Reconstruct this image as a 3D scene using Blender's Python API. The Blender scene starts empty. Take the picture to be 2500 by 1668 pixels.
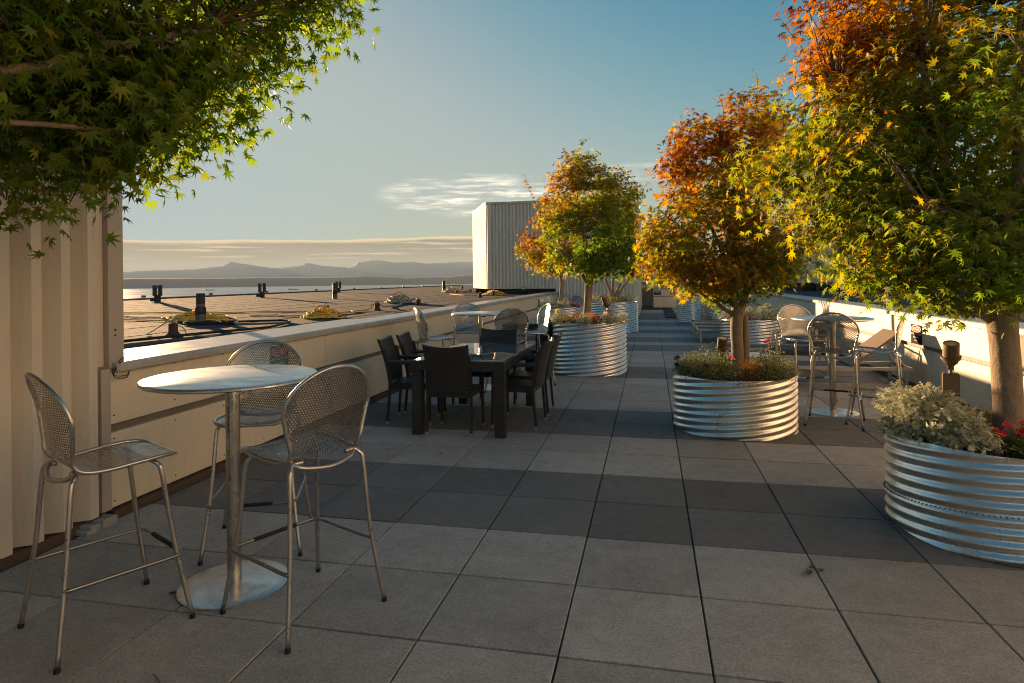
import bpy, math, random
import numpy as np
from mathutils import Vector, Matrix
PI = math.pi
R = math.radians
rng = np.random.default_rng(7)
random.seed(7)
S = bpy.context.scene
col = S.collection

# ------------------------------------------------------------------ camera
cam = bpy.data.cameras.new('camera')
cam.sensor_width = 36.0
cam.lens = 1544.3 / 2500 * 36.0
cam.shift_y = -(834 - 679.9) / 2500
cam.clip_start = 0.05
cam.clip_end = 60000
camo = bpy.data.objects.new('camera', cam)
col.objects.link(camo)
CAM = Vector((0, 0, 1.5504))
camo.matrix_world = (Matrix.Translation(CAM) @ Matrix.Rotation(0.2156, 4, 'Z')
                     @ Matrix.Rotation(PI / 2, 4, 'X') @ Matrix.Rotation(-0.011, 4, 'Z'))
S.camera = camo

# ------------------------------------------------------------------ sky, sun, exposure
SUN_EL = R(3.6)
SUN_DIR = Vector((-0.722, 0.692, 0)).normalized() * math.cos(SUN_EL) + Vector((0, 0, math.sin(SUN_EL)))
W = bpy.data.worlds.new('World')
S.world = W
W.use_nodes = True
S.view_settings.view_transform = 'Standard'
S.view_settings.look = 'None'
S.view_settings.exposure = 3.0
S.view_settings.gamma = 1.0
S.view_settings.use_curve_mapping = False
S.render.engine = 'CYCLES'
S.cycles.use_denoising = True
S.cycles.denoising_prefilter = 'NONE'
S.cycles.filter_width = 1.05
S.cycles.use_adaptive_sampling = False
S.cycles.max_bounces = 8
S.cycles.diffuse_bounces = 4
S.cycles.glossy_bounces = 3
S.cycles.transmission_bounces = 4
S.cycles.transparent_max_bounces = 8
S.cycles.volume_bounces = 1
S.cycles.caustics_reflective = False
S.cycles.caustics_refractive = False
S.cycles.sample_clamp_indirect = 6.0

sun = bpy.data.lights.new('sun', 'SUN')
sun.energy = 2.85
sun.angle = R(0.6)
sun.color = (1.0, 0.63, 0.33)
suno = bpy.data.objects.new('sun', sun)
suno.rotation_euler = (-SUN_DIR).to_track_quat('-Z', 'Y').to_euler()
suno.location = (-30, 30, 20)
col.objects.link(suno)


def sky_world():
    nt = W.node_tree
    N, L = nt.nodes, nt.links
    N.clear()

    def nd(t, **k):
        n = N.new(t)
        for a, b in k.items():
            setattr(n, a, b)
        return n

    def m(op, a, b=None, c=None, clamp=False):
        n = nd('ShaderNodeMath', operation=op)
        n.use_clamp = clamp
        for i, v in enumerate((a, b, c)):
            if v is None:
                continue
            if isinstance(v, (int, float)):
                n.inputs[i].default_value = v
            else:
                L.new(v, n.inputs[i])
        return n.outputs[0]

    def ss(x, a, b):
        n = nd('ShaderNodeMapRange', interpolation_type='SMOOTHSTEP')
        n.inputs[1].default_value = a
        n.inputs[2].default_value = b
        L.new(x, n.inputs[0])
        return n.outputs[0]

    def mix(f, a, b, bt='MIX'):
        n = nd('ShaderNodeMix', data_type='RGBA', blend_type=bt)
        for sock, v in ((n.inputs[0], f), (n.inputs[6], a), (n.inputs[7], b)):
            if isinstance(v, (int, float)):
                sock.default_value = v
            elif isinstance(v, tuple):
                sock.default_value = (*v, 1)
            else:
                L.new(v, sock)
        return n.outputs[2]

    sky = nd('ShaderNodeTexSky', sky_type='NISHITA')
    sky.sun_disc = False
    sky.sun_elevation = SUN_EL
    sky.sun_rotation = math.atan2(SUN_DIR.x, SUN_DIR.y)
    sky.altitude = 50
    sky.air_density = 1.0
    sky.dust_density = 1.3
    sky.ozone_density = 1.6
    tc = nd('ShaderNodeTexCoord')
    sep = nd('ShaderNodeSeparateXYZ')
    L.new(tc.outputs['Generated'], sep.inputs[0])
    x, y, z = sep.outputs
    az = m('ARCTAN2', m('MULTIPLY', x, -1.0), y)      # radians to the left of +Y
    hyp = m('SQRT', m('ADD', m('MULTIPLY', x, x), m('MULTIPLY', y, y)))
    el = m('ARCTAN2', z, hyp)

    def noise(ka, ke, oa, oe, scale, detail=5.0, rough=0.55):
        c = nd('ShaderNodeCombineXYZ')
        L.new(m('MULTIPLY_ADD', az, ka, oa), c.inputs[0])
        L.new(m('MULTIPLY_ADD', el, ke, oe), c.inputs[1])
        n = nd('ShaderNodeTexNoise')
        n.inputs['Scale'].default_value = scale
        n.inputs['Detail'].default_value = detail
        n.inputs['Roughness'].default_value = rough
        L.new(c.outputs[0], n.inputs['Vector'])
        return n.outputs[0]

    # low bank of stratus over the far mountains, bright along its upper edge
    wob = noise(1.0, 0.0, 3.0, 0.0, 2.6, 4.0)
    fine = noise(1.0, 14.0, 0.0, 2.0, 7.0, 6.0, 0.6)
    top = m('ADD', m('MULTIPLY_ADD', wob, 0.022, 0.053), m('MULTIPLY', m('SUBTRACT', fine, 0.5), 0.006))
    top = m('SUBTRACT', top, m('MULTIPLY', ss(az, 0.25, 0.8), 0.006))
    d = m('SUBTRACT', top, el)                        # > 0 inside the bank
    bank = m('MULTIPLY', ss(d, -0.0004, 0.0012), 1.0)
    edge = m('MULTIPLY', ss(d, -0.0006, 0.0006), m('SUBTRACT', 1.0, ss(d, 0.0012, 0.0060)))
    st = noise(1.0, 26.0, 7.0, 1.0, 5.0, 7.0, 0.62)
    streak = m('MULTIPLY', ss(st, 0.53, 0.64), ss(d, 0.002, 0.010))
    streak = m('MULTIPLY', streak, ss(el, 0.026, 0.040))
    near_sun = m('POWER', m('MAXIMUM', m('MULTIPLY', m('COSINE', m('SUBTRACT', az, math.atan2(-SUN_DIR.x, SUN_DIR.y))), 1.0), 0.0), 6.0)
    bcol = mix(near_sun, (0.25, 0.28, 0.24), (0.75, 0.54, 0.28))
    bcol = mix(ss(noise(1.0, 18.0, 2.0, 5.0, 4.0), 0.35, 0.7), bcol, mix(0.2, bcol, (1.1, .95, .62)))
    ecol = mix(near_sun, (1.9, 1.6, 1.05), (2.1, 1.55, .85))
    c0 = sky.outputs[0]
    # the photograph is an exposure blend: the sky's range is compressed evenly all round
    sc = nd('ShaderNodeSeparateColor')
    L.new(c0, sc.inputs[0])
    cc = nd('ShaderNodeCombineColor')
    for i in range(3):
        v = sc.outputs[i]
        v = m('DIVIDE', v, m('POWER', m('ADD', m('POWER', m('MULTIPLY', v, 1 / 1.9), 3.0), 1.0), 1 / 3))
        L.new(v, cc.inputs[i])
    grade = nd('ShaderNodeHueSaturation')
    grade.inputs['Saturation'].default_value = 1.75
    grade.inputs['Value'].default_value = 0.58
    L.new(mix(1.0, cc.outputs[0], (0.90, 1.0, 1.02), 'MULTIPLY'), grade.inputs['Color'])
    c1 = grade.outputs[0]
    c2 = mix(m('MULTIPLY', bank, 0.93), c1, bcol)
    c3 = mix(m('MULTIPLY', edge, 0.9), c2, ecol)
    c4 = mix(m('MULTIPLY', streak, 0.8), c3, ecol)
    # streaky high cloud: patches along the bearing of the far deck building and elsewhere round the sky

    def patch(a0, e0, wa, we):
        da = m('DIVIDE', m('SUBTRACT', az, a0), wa)
        de = m('DIVIDE', m('SUBTRACT', el, e0), we)
        r2 = m('ADD', m('MULTIPLY', da, da), m('MULTIPLY', de, de))
        return m('SUBTRACT', 1.0, ss(r2, 0.25, 1.25))
    pm = m('MAXIMUM', patch(0.27, 0.130, 0.15, 0.034), patch(-1.1, 0.16, 0.4, 0.04))
    pm = m('MAXIMUM', pm, patch(2.4, 0.2, 0.5, 0.05))
    pm = m('MAXIMUM', pm, m('MULTIPLY', patch(0.02, 0.160, 0.12, 0.016), 0.35))
    ci = noise(1.0, 8.5, 1.3, 4.0, 12.0, 10.0, 0.68)
    cirrus = m('MULTIPLY', ss(ci, 0.36, 0.56), pm)
    ccol = mix(ss(ci, 0.45, 0.7), (1.2, 1.25, 1.15), (3.0, 2.8, 2.2))
    c5 = mix(m('MULTIPLY', cirrus, 0.95), c4, ccol)
    bg = nd('ShaderNodeBackground')
    L.new(c5, bg.inputs[0])
    bg.inputs[1].default_value = 0.06
    out = nd('ShaderNodeOutputWorld')
    L.new(bg.outputs[0], out.inputs[0])


sky_world()

# ------------------------------------------------------------------ helpers


class MB:
    """collects simple shapes and links them as one mesh object"""

    def __init__(s):
        s.v, s.f, s.m = [], [], []

    def add(s, vs, fs, mi=0):
        o = len(s.v)
        s.v += [tuple(p) for p in vs]
        s.f += [tuple(i + o for i in f) for f in fs]
        s.m += [mi] * len(fs)

    def box(s, a, b, mi=0, c=0.0, M=None):
        x0, y0, z0 = a
        x1, y1, z1 = b
        if c <= 0:
            vs = [(x0, y0, z0), (x1, y0, z0), (x1, y1, z0), (x0, y1, z0), (x0, y0, z1), (x1, y0, z1), (x1, y1, z1), (x0, y1, z1)]
            fs = [(0, 3, 2, 1), (4, 5, 6, 7), (0, 1, 5, 4), (1, 2, 6, 5), (2, 3, 7, 6), (3, 0, 4, 7)]
        else:
            vs = [(x0, y0, z0), (x1, y0, z0), (x1, y1, z0), (x0, y1, z0),
                  (x0, y0, z1 - c), (x1, y0, z1 - c), (x1, y1, z1 - c), (x0, y1, z1 - c),
                  (x0 + c, y0 + c, z1), (x1 - c, y0 + c, z1), (x1 - c, y1 - c, z1), (x0 + c, y1 - c, z1)]
            fs = [(0, 3, 2, 1), (8, 9, 10, 11)]
            for i in range(4):
                j = (i + 1) % 4
                fs += [(i, j, 4 + j, 4 + i), (4 + i, 4 + j, 8 + j, 8 + i)]
        if M is not None:
            vs = [M @ Vector(p) for p in vs]
        s.add(vs, fs, mi)

    def tube(s, pts, r, n=8, mi=0, closed=False, cap=True):
        pts = [Vector(p) for p in pts]
        k = len(pts)
        rr = r if hasattr(r, '__len__') else [r] * k
        vs, fs = [], []
        up = None
        for i, p in enumerate(pts):
            if closed:
                t = pts[(i + 1) % k] - pts[i - 1]
            else:
                t = pts[min(i + 1, k - 1)] - pts[max(i - 1, 0)]
            if t.length < 1e-9:
                t = Vector((0, 0, 1))
            t.normalize()
            if up is None:
                up = t.orthogonal().normalized()
            else:
                up = up - t * up.dot(t)
                if up.length < 1e-6:
                    up = t.orthogonal()
                up.normalize()
            b = t.cross(up)
            for j in range(n):
                a = 2 * PI * j / n
                vs.append(p + (up * math.cos(a) + b * math.sin(a)) * rr[i])
        last = k if closed else k - 1
        for i in range(last):
            i2 = (i + 1) % k
            for j in range(n):
                j2 = (j + 1) % n
                fs.append((i * n + j, i * n + j2, i2 * n + j2, i2 * n + j))
        if cap and not closed:
            fs.append(tuple(reversed(range(n))))
            fs.append(tuple(range((k - 1) * n, k * n)))
        s.add(vs, fs, mi)

    def lathe(s, prof, n=48, c=(0, 0, 0), mi=0):
        vs, fs = [], []
        k = len(prof)
        for i in range(n):
            a = 2 * PI * i / n
            for r, z in prof:
                vs.append((c[0] + r * math.cos(a), c[1] + r * math.sin(a), c[2] + z))
        for i in range(n):
            i2 = (i + 1) % n
            for j in range(k - 1):
                fs.append((i * k + j, i2 * k + j, i2 * k + j + 1, i * k + j + 1))
        s.add(vs, fs, mi)

    def prism(s, poly, z0, z1, mi=0):
        n = len(poly)
        vs = [(x, y, z0) for x, y in poly] + [(x, y, z1) for x, y in poly]
        fs = [tuple(reversed(range(n))), tuple(range(n, 2 * n))]
        for i in range(n):
            j = (i + 1) % n
            fs.append((i, j, n + j, n + i))
        s.add(vs, fs, mi)

    def extr(s, prof, p0, p1, mi=0, closed=True):
        """profile of (offset, z) pairs swept from p0 to p1 in plan; offset is to the right of the way"""
        p0, p1 = Vector(p0), Vector(p1)
        t = (p1 - p0).normalized()
        nrm = Vector((t.y, -t.x))
        k = len(prof)
        vs = []
        for p in (p0, p1):
            for o, z in prof:
                q = p + nrm * o
                vs.append((q.x, q.y, z))
        fs = []
        for i in range(k if closed else k - 1):
            j = (i + 1) % k
            fs.append((i, j, k + j, k + i))
        if closed:
            fs += [tuple(range(k)), tuple(reversed(range(k, 2 * k)))]
        s.add(vs, fs, mi)

    def mesh(s, name, mats, smooth=False, angle=None):
        me = bpy.data.meshes.new(name)
        me.from_pydata(s.v, [], s.f)
        for m in (mats if isinstance(mats, (list, tuple)) else [mats]):
            me.materials.append(m)
        if any(s.m):
            me.polygons.foreach_set('material_index', s.m)
        if smooth:
            me.polygons.foreach_set('use_smooth', [True] * len(me.polygons))
            if angle:
                me.set_sharp_from_angle(angle=R(angle))
        me.update()
        return me

    def build(s, name, mats, parent=None, smooth=False, angle=None, loc=None):
        return link(name, s.mesh(name, mats, smooth, angle), parent, loc)


def link(name, me, parent=None, loc=None, rot=None):
    o = bpy.data.objects.new(name, me)
    col.objects.link(o)
    if parent is not None:
        o.parent = parent
    if loc is not None:
        o.location = loc
    if rot is not None:
        o.rotation_euler = rot
    return o


def tag(o, label=None, cat=None, group=None, kind=None):
    for k, v in (('label', label), ('category', cat), ('group', group), ('kind', kind)):
        if v:
            o[k] = v
    return o


def thing(name, label, cat, loc=(0, 0, 0), rz=0.0, group=None):
    o = link(name, None, None, loc, (0, 0, rz))
    return tag(o, label, cat, group)


def dup(root, loc, rz, label, group=None):
    """copy of a thing with copies of its parts and sub-parts"""
    r = root.copy()
    col.objects.link(r)
    r.location = loc
    r.rotation_euler = (0, 0, rz)
    r['label'] = label
    if group:
        r['group'] = group
    for ch in list(root.children):
        c = ch.copy()
        col.objects.link(c)
        c.parent = r
        for g in list(ch.children):
            d = g.copy()
            col.objects.link(d)
            d.parent = c
    return r


def np_mesh(name, V, F, mats, cols=None, smooth=False):
    """V (n,3), F (m,k) equal-sized faces, cols (n,3) optional"""
    me = bpy.data.meshes.new(name)
    n, mm, k = len(V), len(F), F.shape[1]
    me.vertices.add(n)
    me.vertices.foreach_set('co', V.astype(np.float32).ravel())
    me.loops.add(mm * k)
    me.loops.foreach_set('vertex_index', F.astype(np.int32).ravel())
    me.polygons.add(mm)
    me.polygons.foreach_set('loop_start', np.arange(0, mm * k, k, dtype=np.int32))
    me.polygons.foreach_set('loop_total', np.full(mm, k, dtype=np.int32))
    if smooth:
        me.polygons.foreach_set('use_smooth', np.ones(mm, dtype=bool))
    if cols is not None:
        a = me.attributes.new('leaf_hue', 'FLOAT_COLOR', 'POINT')
        a.data.foreach_set('color', np.c_[cols, np.ones(n)].astype(np.float32).ravel())
    for m in (mats if isinstance(mats, (list, tuple)) else [mats]):
        me.materials.append(m)
    me.update(calc_edges=True)
    me.validate()
    return me


# ------------------------------------------------------------------ materials


class Mat:
    def __init__(s, name):
        s.m = bpy.data.materials.new(name)
        s.m.use_nodes = True
        s.nt = s.m.node_tree
        s.N, s.L = s.nt.nodes, s.nt.links
        s.N.clear()
        s.out = s.N.new('ShaderNodeOutputMaterial')
        s.b = s.N.new('ShaderNodeBsdfPrincipled')
        s.L.new(s.b.outputs[0], s.out.inputs[0])
        s._tc = None

    def nd(s, t, **k):
        n = s.N.new(t)
        for a, b in k.items():
            setattr(n, a, b)
        return n

    def co(s, which='Object', scale=(1, 1, 1), rot=(0, 0, 0)):
        if s._tc is None:
            s._tc = s.nd('ShaderNodeTexCoord')
        mp = s.nd('ShaderNodeMapping')
        mp.inputs['Scale'].default_value = scale
        mp.inputs['Rotation'].default_value = rot
        s.L.new(s._tc.outputs[which], mp.inputs[0])
        return mp.outputs[0]

    def wpos(s, scale=(1, 1, 1)):
        g = s.nd('ShaderNodeNewGeometry')
        mp = s.nd('ShaderNodeMapping')
        mp.inputs['Scale'].default_value = scale
        s.L.new(g.outputs['Position'], mp.inputs[0])
        return mp.outputs[0]

    def noise(s, vec, scale, detail=4.0, rough=0.55):
        n = s.nd('ShaderNodeTexNoise')
        n.inputs['Scale'].default_value = scale
        n.inputs['Detail'].default_value = detail
        n.inputs['Roughness'].default_value = rough
        s.L.new(vec, n.inputs['Vector'])
        return n.outputs[0]

    def vor(s, vec, scale, feature='F1', rnd=1.0):
        n = s.nd('ShaderNodeTexVoronoi', feature=feature)
        n.inputs['Scale'].default_value = scale
        n.inputs['Randomness'].default_value = rnd
        s.L.new(vec, n.inputs['Vector'])
        return n

    def mr(s, x, a, b, c=0.0, d=1.0, smooth=False):
        n = s.nd('ShaderNodeMapRange')
        if smooth:
            n.interpolation_type = 'SMOOTHSTEP'
        for i, v in enumerate((a, b, c, d)):
            n.inputs[i + 1].default_value = v
        s.L.new(x, n.inputs[0])
        return n.outputs[0]

    def mix(s, f, a, b, bt='MIX'):
        n = s.nd('ShaderNodeMix', data_type='RGBA', blend_type=bt)
        for sock, v in ((n.inputs[0], f), (n.inputs[6], a), (n.inputs[7], b)):
            if isinstance(v, (int, float)):
                sock.default_value = v
            elif isinstance(v, tuple):
                sock.default_value = (*v, 1)
            else:
                s.L.new(v, sock)
        return n.outputs[2]

    def math(s, op, a, b=None, clamp=False):
        n = s.nd('ShaderNodeMath', operation=op)
        n.use_clamp = clamp
        for i, v in enumerate((a, b)):
            if v is None:
                continue
            if isinstance(v, (int, float)):
                n.inputs[i].default_value = v
            else:
                s.L.new(v, n.inputs[i])
        return n.outputs[0]

    def bump(s, h, dist=0.01, strength=1.0, prev=None):
        n = s.nd('ShaderNodeBump')
        n.inputs['Distance'].default_value = dist
        n.inputs['Strength'].default_value = strength
        s.L.new(h, n.inputs['Height'])
        if prev is not None:
            s.L.new(prev, n.inputs['Normal'])
        s.L.new(n.outputs[0], s.b.inputs['Normal'])
        return n.outputs[0]

    def set(s, col=None, rough=None, metal=None, spec=None, ior=None):
        for key, v in (('Base Color', col), ('Roughness', rough), ('Metallic', metal), ('Specular IOR Level', spec), ('IOR', ior)):
            if v is None:
                continue
            if isinstance(v, (int, float)):
                s.b.inputs[key].default_value = v
            elif isinstance(v, tuple):
                s.b.inputs[key].default_value = (*v, 1)
            else:
                s.L.new(v, s.b.inputs[key])
        return s


def m_paver():
    a = Mat('concrete_paver')
    w = a.wpos()
    oi = a.nd('ShaderNodeObjectInfo')
    at = a.nd('ShaderNodeAttribute', attribute_name='tone')
    tone = at.outputs['Fac']
    grain = a.noise(w, 75, 5, 0.8)
    blot = a.mr(a.noise(w, 2.6, 8, 0.68), 0.3, 0.7)
    blot2 = a.noise(w, 14, 4, 0.6)
    rnd = a.math('MULTIPLY', a.math('SUBTRACT', oi.outputs['Random'], 0.5), 0.26)
    light = a.mix(blot, (0.33, 0.335, 0.315), (0.455, 0.455, 0.43))
    dark = a.mix(blot, (0.135, 0.138, 0.138), (0.18, 0.185, 0.186))
    c = a.mix(tone, light, dark)
    c = a.mix(a.mr(grain, 0.38, 0.60), a.mix(0.45, c, (0.06, 0.055, 0.05)), c)
    c = a.mix(a.mr(blot2, 0.42, 0.7, 0.0, 0.35), c, a.mix(0.45, c, (0.08, 0.065, 0.05)))
    v = a.vor(w, 150)
    speck = a.mr(v.outputs['Distance'], 0.10, 0.17, 1.0, 0.0)
    sel = a.mr(a.noise(w, 60, 2), 0.56, 0.62)
    speckf = a.math('MULTIPLY', a.math('MULTIPLY', speck, sel), 0.8)
    c = a.mix(speckf, c, (0.62, 0.60, 0.56))
    # pale scuffs and stains
    sc = a.mr(a.noise(a.wpos((1.0, 3.0, 1.0)), 1.7, 8, 0.7), 0.62, 0.78, 0.0, 0.28)
    c = a.mix(sc, c, (0.50, 0.48, 0.45))
    hsv = a.nd('ShaderNodeHueSaturation')
    a.L.new(c, hsv.inputs['Color'])
    a.L.new(a.math('ADD', rnd, 1.0), hsv.inputs['Value'])
    a.set(col=hsv.outputs[0], rough=a.mr(blot2, 0.3, 0.7, 0.62, 0.8), spec=0.4)
    a.bump(a.math('ADD', grain, a.math('MULTIPLY', speck, 0.5)), 0.0018, 0.7)
    return a.m


def m_simple(name, col, rough=0.6, metal=0.0, spec=0.5, var=0.12, scale=3.0, bump=0.0, bscale=60.0, coord='Object'):
    a = Mat(name)
    co = a.co(coord)
    n = a.noise(co, scale, 6, 0.6)
    lo = tuple(max(0, c * (1 - var * 2)) for c in col)
    hi = tuple(c * (1 + var) for c in col)
    c = a.mix(n, lo, hi)
    a.set(col=c, rough=a.mr(a.noise(co, scale * 4, 4), 0.3, 0.7, max(0.02, rough - 0.07), min(1, rough + 0.09)), metal=metal, spec=spec)
    if bump:
        a.bump(a.noise(co, bscale, 4), bump, 0.6)
    return a.m


def m_panel(name, base, dirt=0.25, rough=0.42, spec=0.4):
    a = Mat(name)
    w = a.wpos()
    st = a.noise(a.wpos((9, 9, 0.7)), 2.0, 5, 0.65)
    bl = a.noise(w, 1.3, 5)
    c = a.mix(a.mr(bl, 0.3, 0.7, 0, 0.35), base, tuple(b * 0.86 for b in base))
    c = a.mix(a.mr(st, 0.52, 0.8, 0, dirt), c, (0.24, 0.21, 0.17))
    sp = a.mr(a.noise(w, 34, 6, 0.75), 0.69, 0.73, 0, 0.5)
    c = a.mix(sp, c, (0.16, 0.13, 0.10))
    a.set(col=c, rough=a.mr(st, 0.3, 0.8, rough - 0.05, rough + 0.16), spec=spec)
    a.bump(a.noise(w, 2.6, 3), 0.010, 0.35)
    return a.m


def m_coping():
    a = Mat('coping_metal')
    w = a.wpos()
    n = a.noise(w, 5, 8, 0.7)
    n2 = a.noise(w, 40, 6, 0.75)
    c = a.mix(a.mr(n, 0.35, 0.7), (0.50, 0.475, 0.44), (0.36, 0.345, 0.32))
    c = a.mix(a.mr(n2, 0.62, 0.72, 0, 0.6), c, (0.17, 0.15, 0.13))
    a.set(col=c, rough=a.mr(n, 0.3, 0.7, 0.28, 0.5), metal=0.25)
    a.bump(n, 0.006, 0.35)
    return a.m


def m_galv():
    a = Mat('galvanised_steel')
    w = a.wpos()
    oi = a.nd('ShaderNodeObjectInfo')
    sp = a.vor(w, 42)
    tone = a.nd('ShaderNodeSeparateColor')
    a.L.new(sp.outputs['Color'], tone.inputs[0])
    big = a.noise(w, 3.0, 5, 0.6)
    c = a.mix(a.mr(tone.outputs[0], 0, 1, 0, 0.35), (0.84, 0.82, 0.78), (0.72, 0.70, 0.67))
    c = a.mix(a.mr(big, 0.4, 0.7, 0, 0.45), c, (0.60, 0.58, 0.56))
    sta = a.noise(a.wpos((6, 6, 1.2)), 4.0, 7, 0.75)
    c = a.mix(a.mr(sta, 0.60, 0.76, 0, 0.45), c, (0.22, 0.20, 0.18))
    a.set(col=c, metal=0.92, rough=a.mr(a.math('ADD', big, a.math('MULTIPLY', tone.outputs[1], 0.25)), 0.4, 0.95, 0.26, 0.42))
    a.bump(a.noise(w, 7, 5), 0.003, 0.3)
    return a.m


def m_brushed(name, base=(0.50, 0.49, 0.46), rough=0.34, spots=0.3):
    a = Mat(name)
    co = a.co('Object')
    n = a.noise(co, 22, 6, 0.7)
    n2 = a.noise(a.co('Object', (1, 1, 6)), 90, 3)
    c = a.mix(a.mr(n, 0.55, 0.75, 0, spots), base, (0.20, 0.17, 0.14))
    a.set(col=c, metal=0.95, rough=a.mr(n2, 0.3, 0.7, rough - 0.06, rough + 0.08))
    a.bump(n2, 0.0002, 0.25)
    return a.m


def m_tabletop():
    a = Mat('stainless_table_top')
    co = a.co('Object')
    n = a.noise(a.co('Object', (1, 2.2, 1)), 4.5, 8, 0.72)
    n2 = a.noise(co, 55, 7, 0.8)
    c = a.mix(a.mr(n, 0.35, 0.7), (0.66, 0.66, 0.64), (0.50, 0.50, 0.48))
    c = a.mix(a.mr(n2, 0.57, 0.66, 0, 0.7), c, (0.26, 0.20, 0.15))
    c = a.mix(a.mr(a.noise(co, 9, 7, 0.8), 0.55, 0.62, 0, 0.5), c, (0.34, 0.28, 0.22))
    a.set(col=c, metal=0.9, rough=a.mr(n, 0.3, 0.7, 0.24, 0.42))
    a.bump(a.noise(co, 3, 3), 0.010, 0.3)
    return a.m


def m_wicker():
    a = Mat('black_wicker')
    co = a.co('Object')
    w1 = a.nd('ShaderNodeTexBrick')
    w1.inputs['Scale'].default_value = 1.0
    w1.inputs['Brick Width'].default_value = 0.034
    w1.inputs['Row Height'].default_value = 0.014
    w1.inputs['Mortar Size'].default_value = 0.0026
    w1.inputs['Mortar Smooth'].default_value = 1.0
    w1.offset = 0.5
    geo = a.nd('ShaderNodeSeparateXYZ')
    a.L.new(co, geo.inputs[0])
    cmb = a.nd('ShaderNodeCombineXYZ')
    a.L.new(a.math('ADD', geo.outputs[0], geo.outputs[1]), cmb.inputs[0])
    a.L.new(geo.outputs[2], cmb.inputs[1])
    a.L.new(cmb.outputs[0], w1.inputs['Vector'])
    h = a.math('SUBTRACT', 1.0, w1.outputs['Fac'])
    c = a.mix(h, (0.001, 0.001, 0.001), (0.036, 0.035, 0.034))
    a.set(col=c, rough=0.42, spec=0.5)
    a.bump(h, 0.006, 1.0)
    return a.m


def m_seatweave():
    a = Mat('black_seat_weave')
    co = a.co('Object')
    br = a.nd('ShaderNodeTexBrick')
    br.inputs['Scale'].default_value = 1.0
    br.inputs['Brick Width'].default_value = 0.02
    br.inputs['Row Height'].default_value = 0.009
    br.inputs['Mortar Size'].default_value = 0.0015
    br.inputs['Mortar Smooth'].default_value = 1.0
    a.L.new(co, br.inputs['Vector'])
    h = a.math('SUBTRACT', 1.0, br.outputs['Fac'])
    a.set(col=a.mix(h, (0.006, 0.006, 0.006), (0.028, 0.026, 0.025)), rough=0.4)
    a.bump(h, 0.003, 1.0)
    return a.m


def m_leaf(name='maple_leaf', trans=0.56, gloss=0.52, attr=True, colr=None):
    a = Mat(name)
    if attr:
        at = a.nd('ShaderNodeAttribute', attribute_name='leaf_hue')
        c = at.outputs['Color']
    else:
        rg = a.nd('ShaderNodeRGB')
        rg.outputs[0].default_value = (*colr, 1)
        c = rg.outputs[0]
    a.L.new(c, a.b.inputs['Base Color'])
    a.b.inputs['Roughness'].default_value = gloss
    a.b.inputs['Specular IOR Level'].default_value = 0.22
    tr = a.nd('ShaderNodeBsdfTranslucent')
    hs = a.nd('ShaderNodeHueSaturation')
    hs.inputs['Saturation'].default_value = 1.15
    hs.inputs['Value'].default_value = 1.8
    a.L.new(c, hs.inputs['Color'])
    a.L.new(hs.outputs[0], tr.inputs[0])
    mx = a.nd('ShaderNodeMixShader')
    mx.inputs[0].default_value = trans
    a.L.new(a.b.outputs[0], mx.inputs[1])
    a.L.new(tr.outputs[0], mx.inputs[2])
    a.L.new(mx.outputs[0], a.out.inputs[0])
    return a.m


def m_bark(name='maple_bark', base=(0.30, 0.23, 0.165)):
    a = Mat(name)
    co = a.co('Object', (1, 1, 0.35))
    n = a.noise(co, 26, 8, 0.7)
    n2 = a.noise(a.co('Object', (1, 1, 4)), 9, 5, 0.6)
    c = a.mix(a.mr(n, 0.3, 0.7), tuple(b * 0.55 for b in base), base)
    c = a.mix(a.mr(n2, 0.6, 0.75, 0, 0.5), c, tuple(b * 0.35 for b in base))
    a.set(col=c, rough=0.85, spec=0.25)
    a.bump(a.math('ADD', n, n2), 0.012, 0.8)
    return a.m


def m_roof():
    a = Mat('roofing_membrane')
    w = a.wpos()
    g = a.noise(w, 130, 4, 0.8)
    big = a.noise(a.wpos((0.5, 0.16, 1)), 1.2, 6, 0.65)
    c = a.mix(a.mr(big, 0.3, 0.7), (0.070, 0.070, 0.072), (0.125, 0.125, 0.126))
    c = a.mix(a.mr(g, 0.4, 0.65), a.mix(0.35, c, (0.05, 0.045, 0.04)), c)
    a.set(col=c, rough=0.95, spec=0.08)
    a.bump(a.math('ADD', g, a.math('MULTIPLY', a.noise(w, 1.6, 4), 6.0)), 0.006, 0.8)
    return a.m


def m_water():
    a = Mat('sea_water')
    w = a.wpos((1, 0.35, 1))
    n = a.noise(w, 0.05, 6, 0.6)
    n2 = a.noise(a.wpos((1, 1, 1)), 0.004, 5, 0.6)
    a.set(col=(0.03, 0.045, 0.05), rough=a.mr(n2, 0.35, 0.7, 0.18, 0.34), spec=0.5, ior=1.33)
    a.bump(n, 0.9, 0.35)
    return a.m


def m_rope(name, c0, c1):
    a = Mat(name)
    co = a.co('Object')
    wv = a.nd('ShaderNodeTexWave')
    wv.inputs['Scale'].default_value = 22
    wv.inputs['Distortion'].default_value = 2
    a.L.new(a.co('Object', (1, 1, 1), (0.5, 0.6, 0.7)), wv.inputs[0])
    c = a.mix(wv.outputs['Fac'], c0, c1)
    c = a.mix(a.mr(a.noise(co, 18, 4), 0.4, 0.75, 0, 0.5), c, tuple(x * 0.45 for x in c0))
    a.set(col=c, rough=0.8)
    return a.m


def m_soil():
    a = Mat('potting_soil')
    n = a.noise(a.co('Object'), 30, 8, 0.8)
    a.set(col=a.mix(n, (0.02, 0.014, 0.01), (0.08, 0.055, 0.04)), rough=0.95)
    a.bump(n, 0.03, 1.0)
    return a.m


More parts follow.
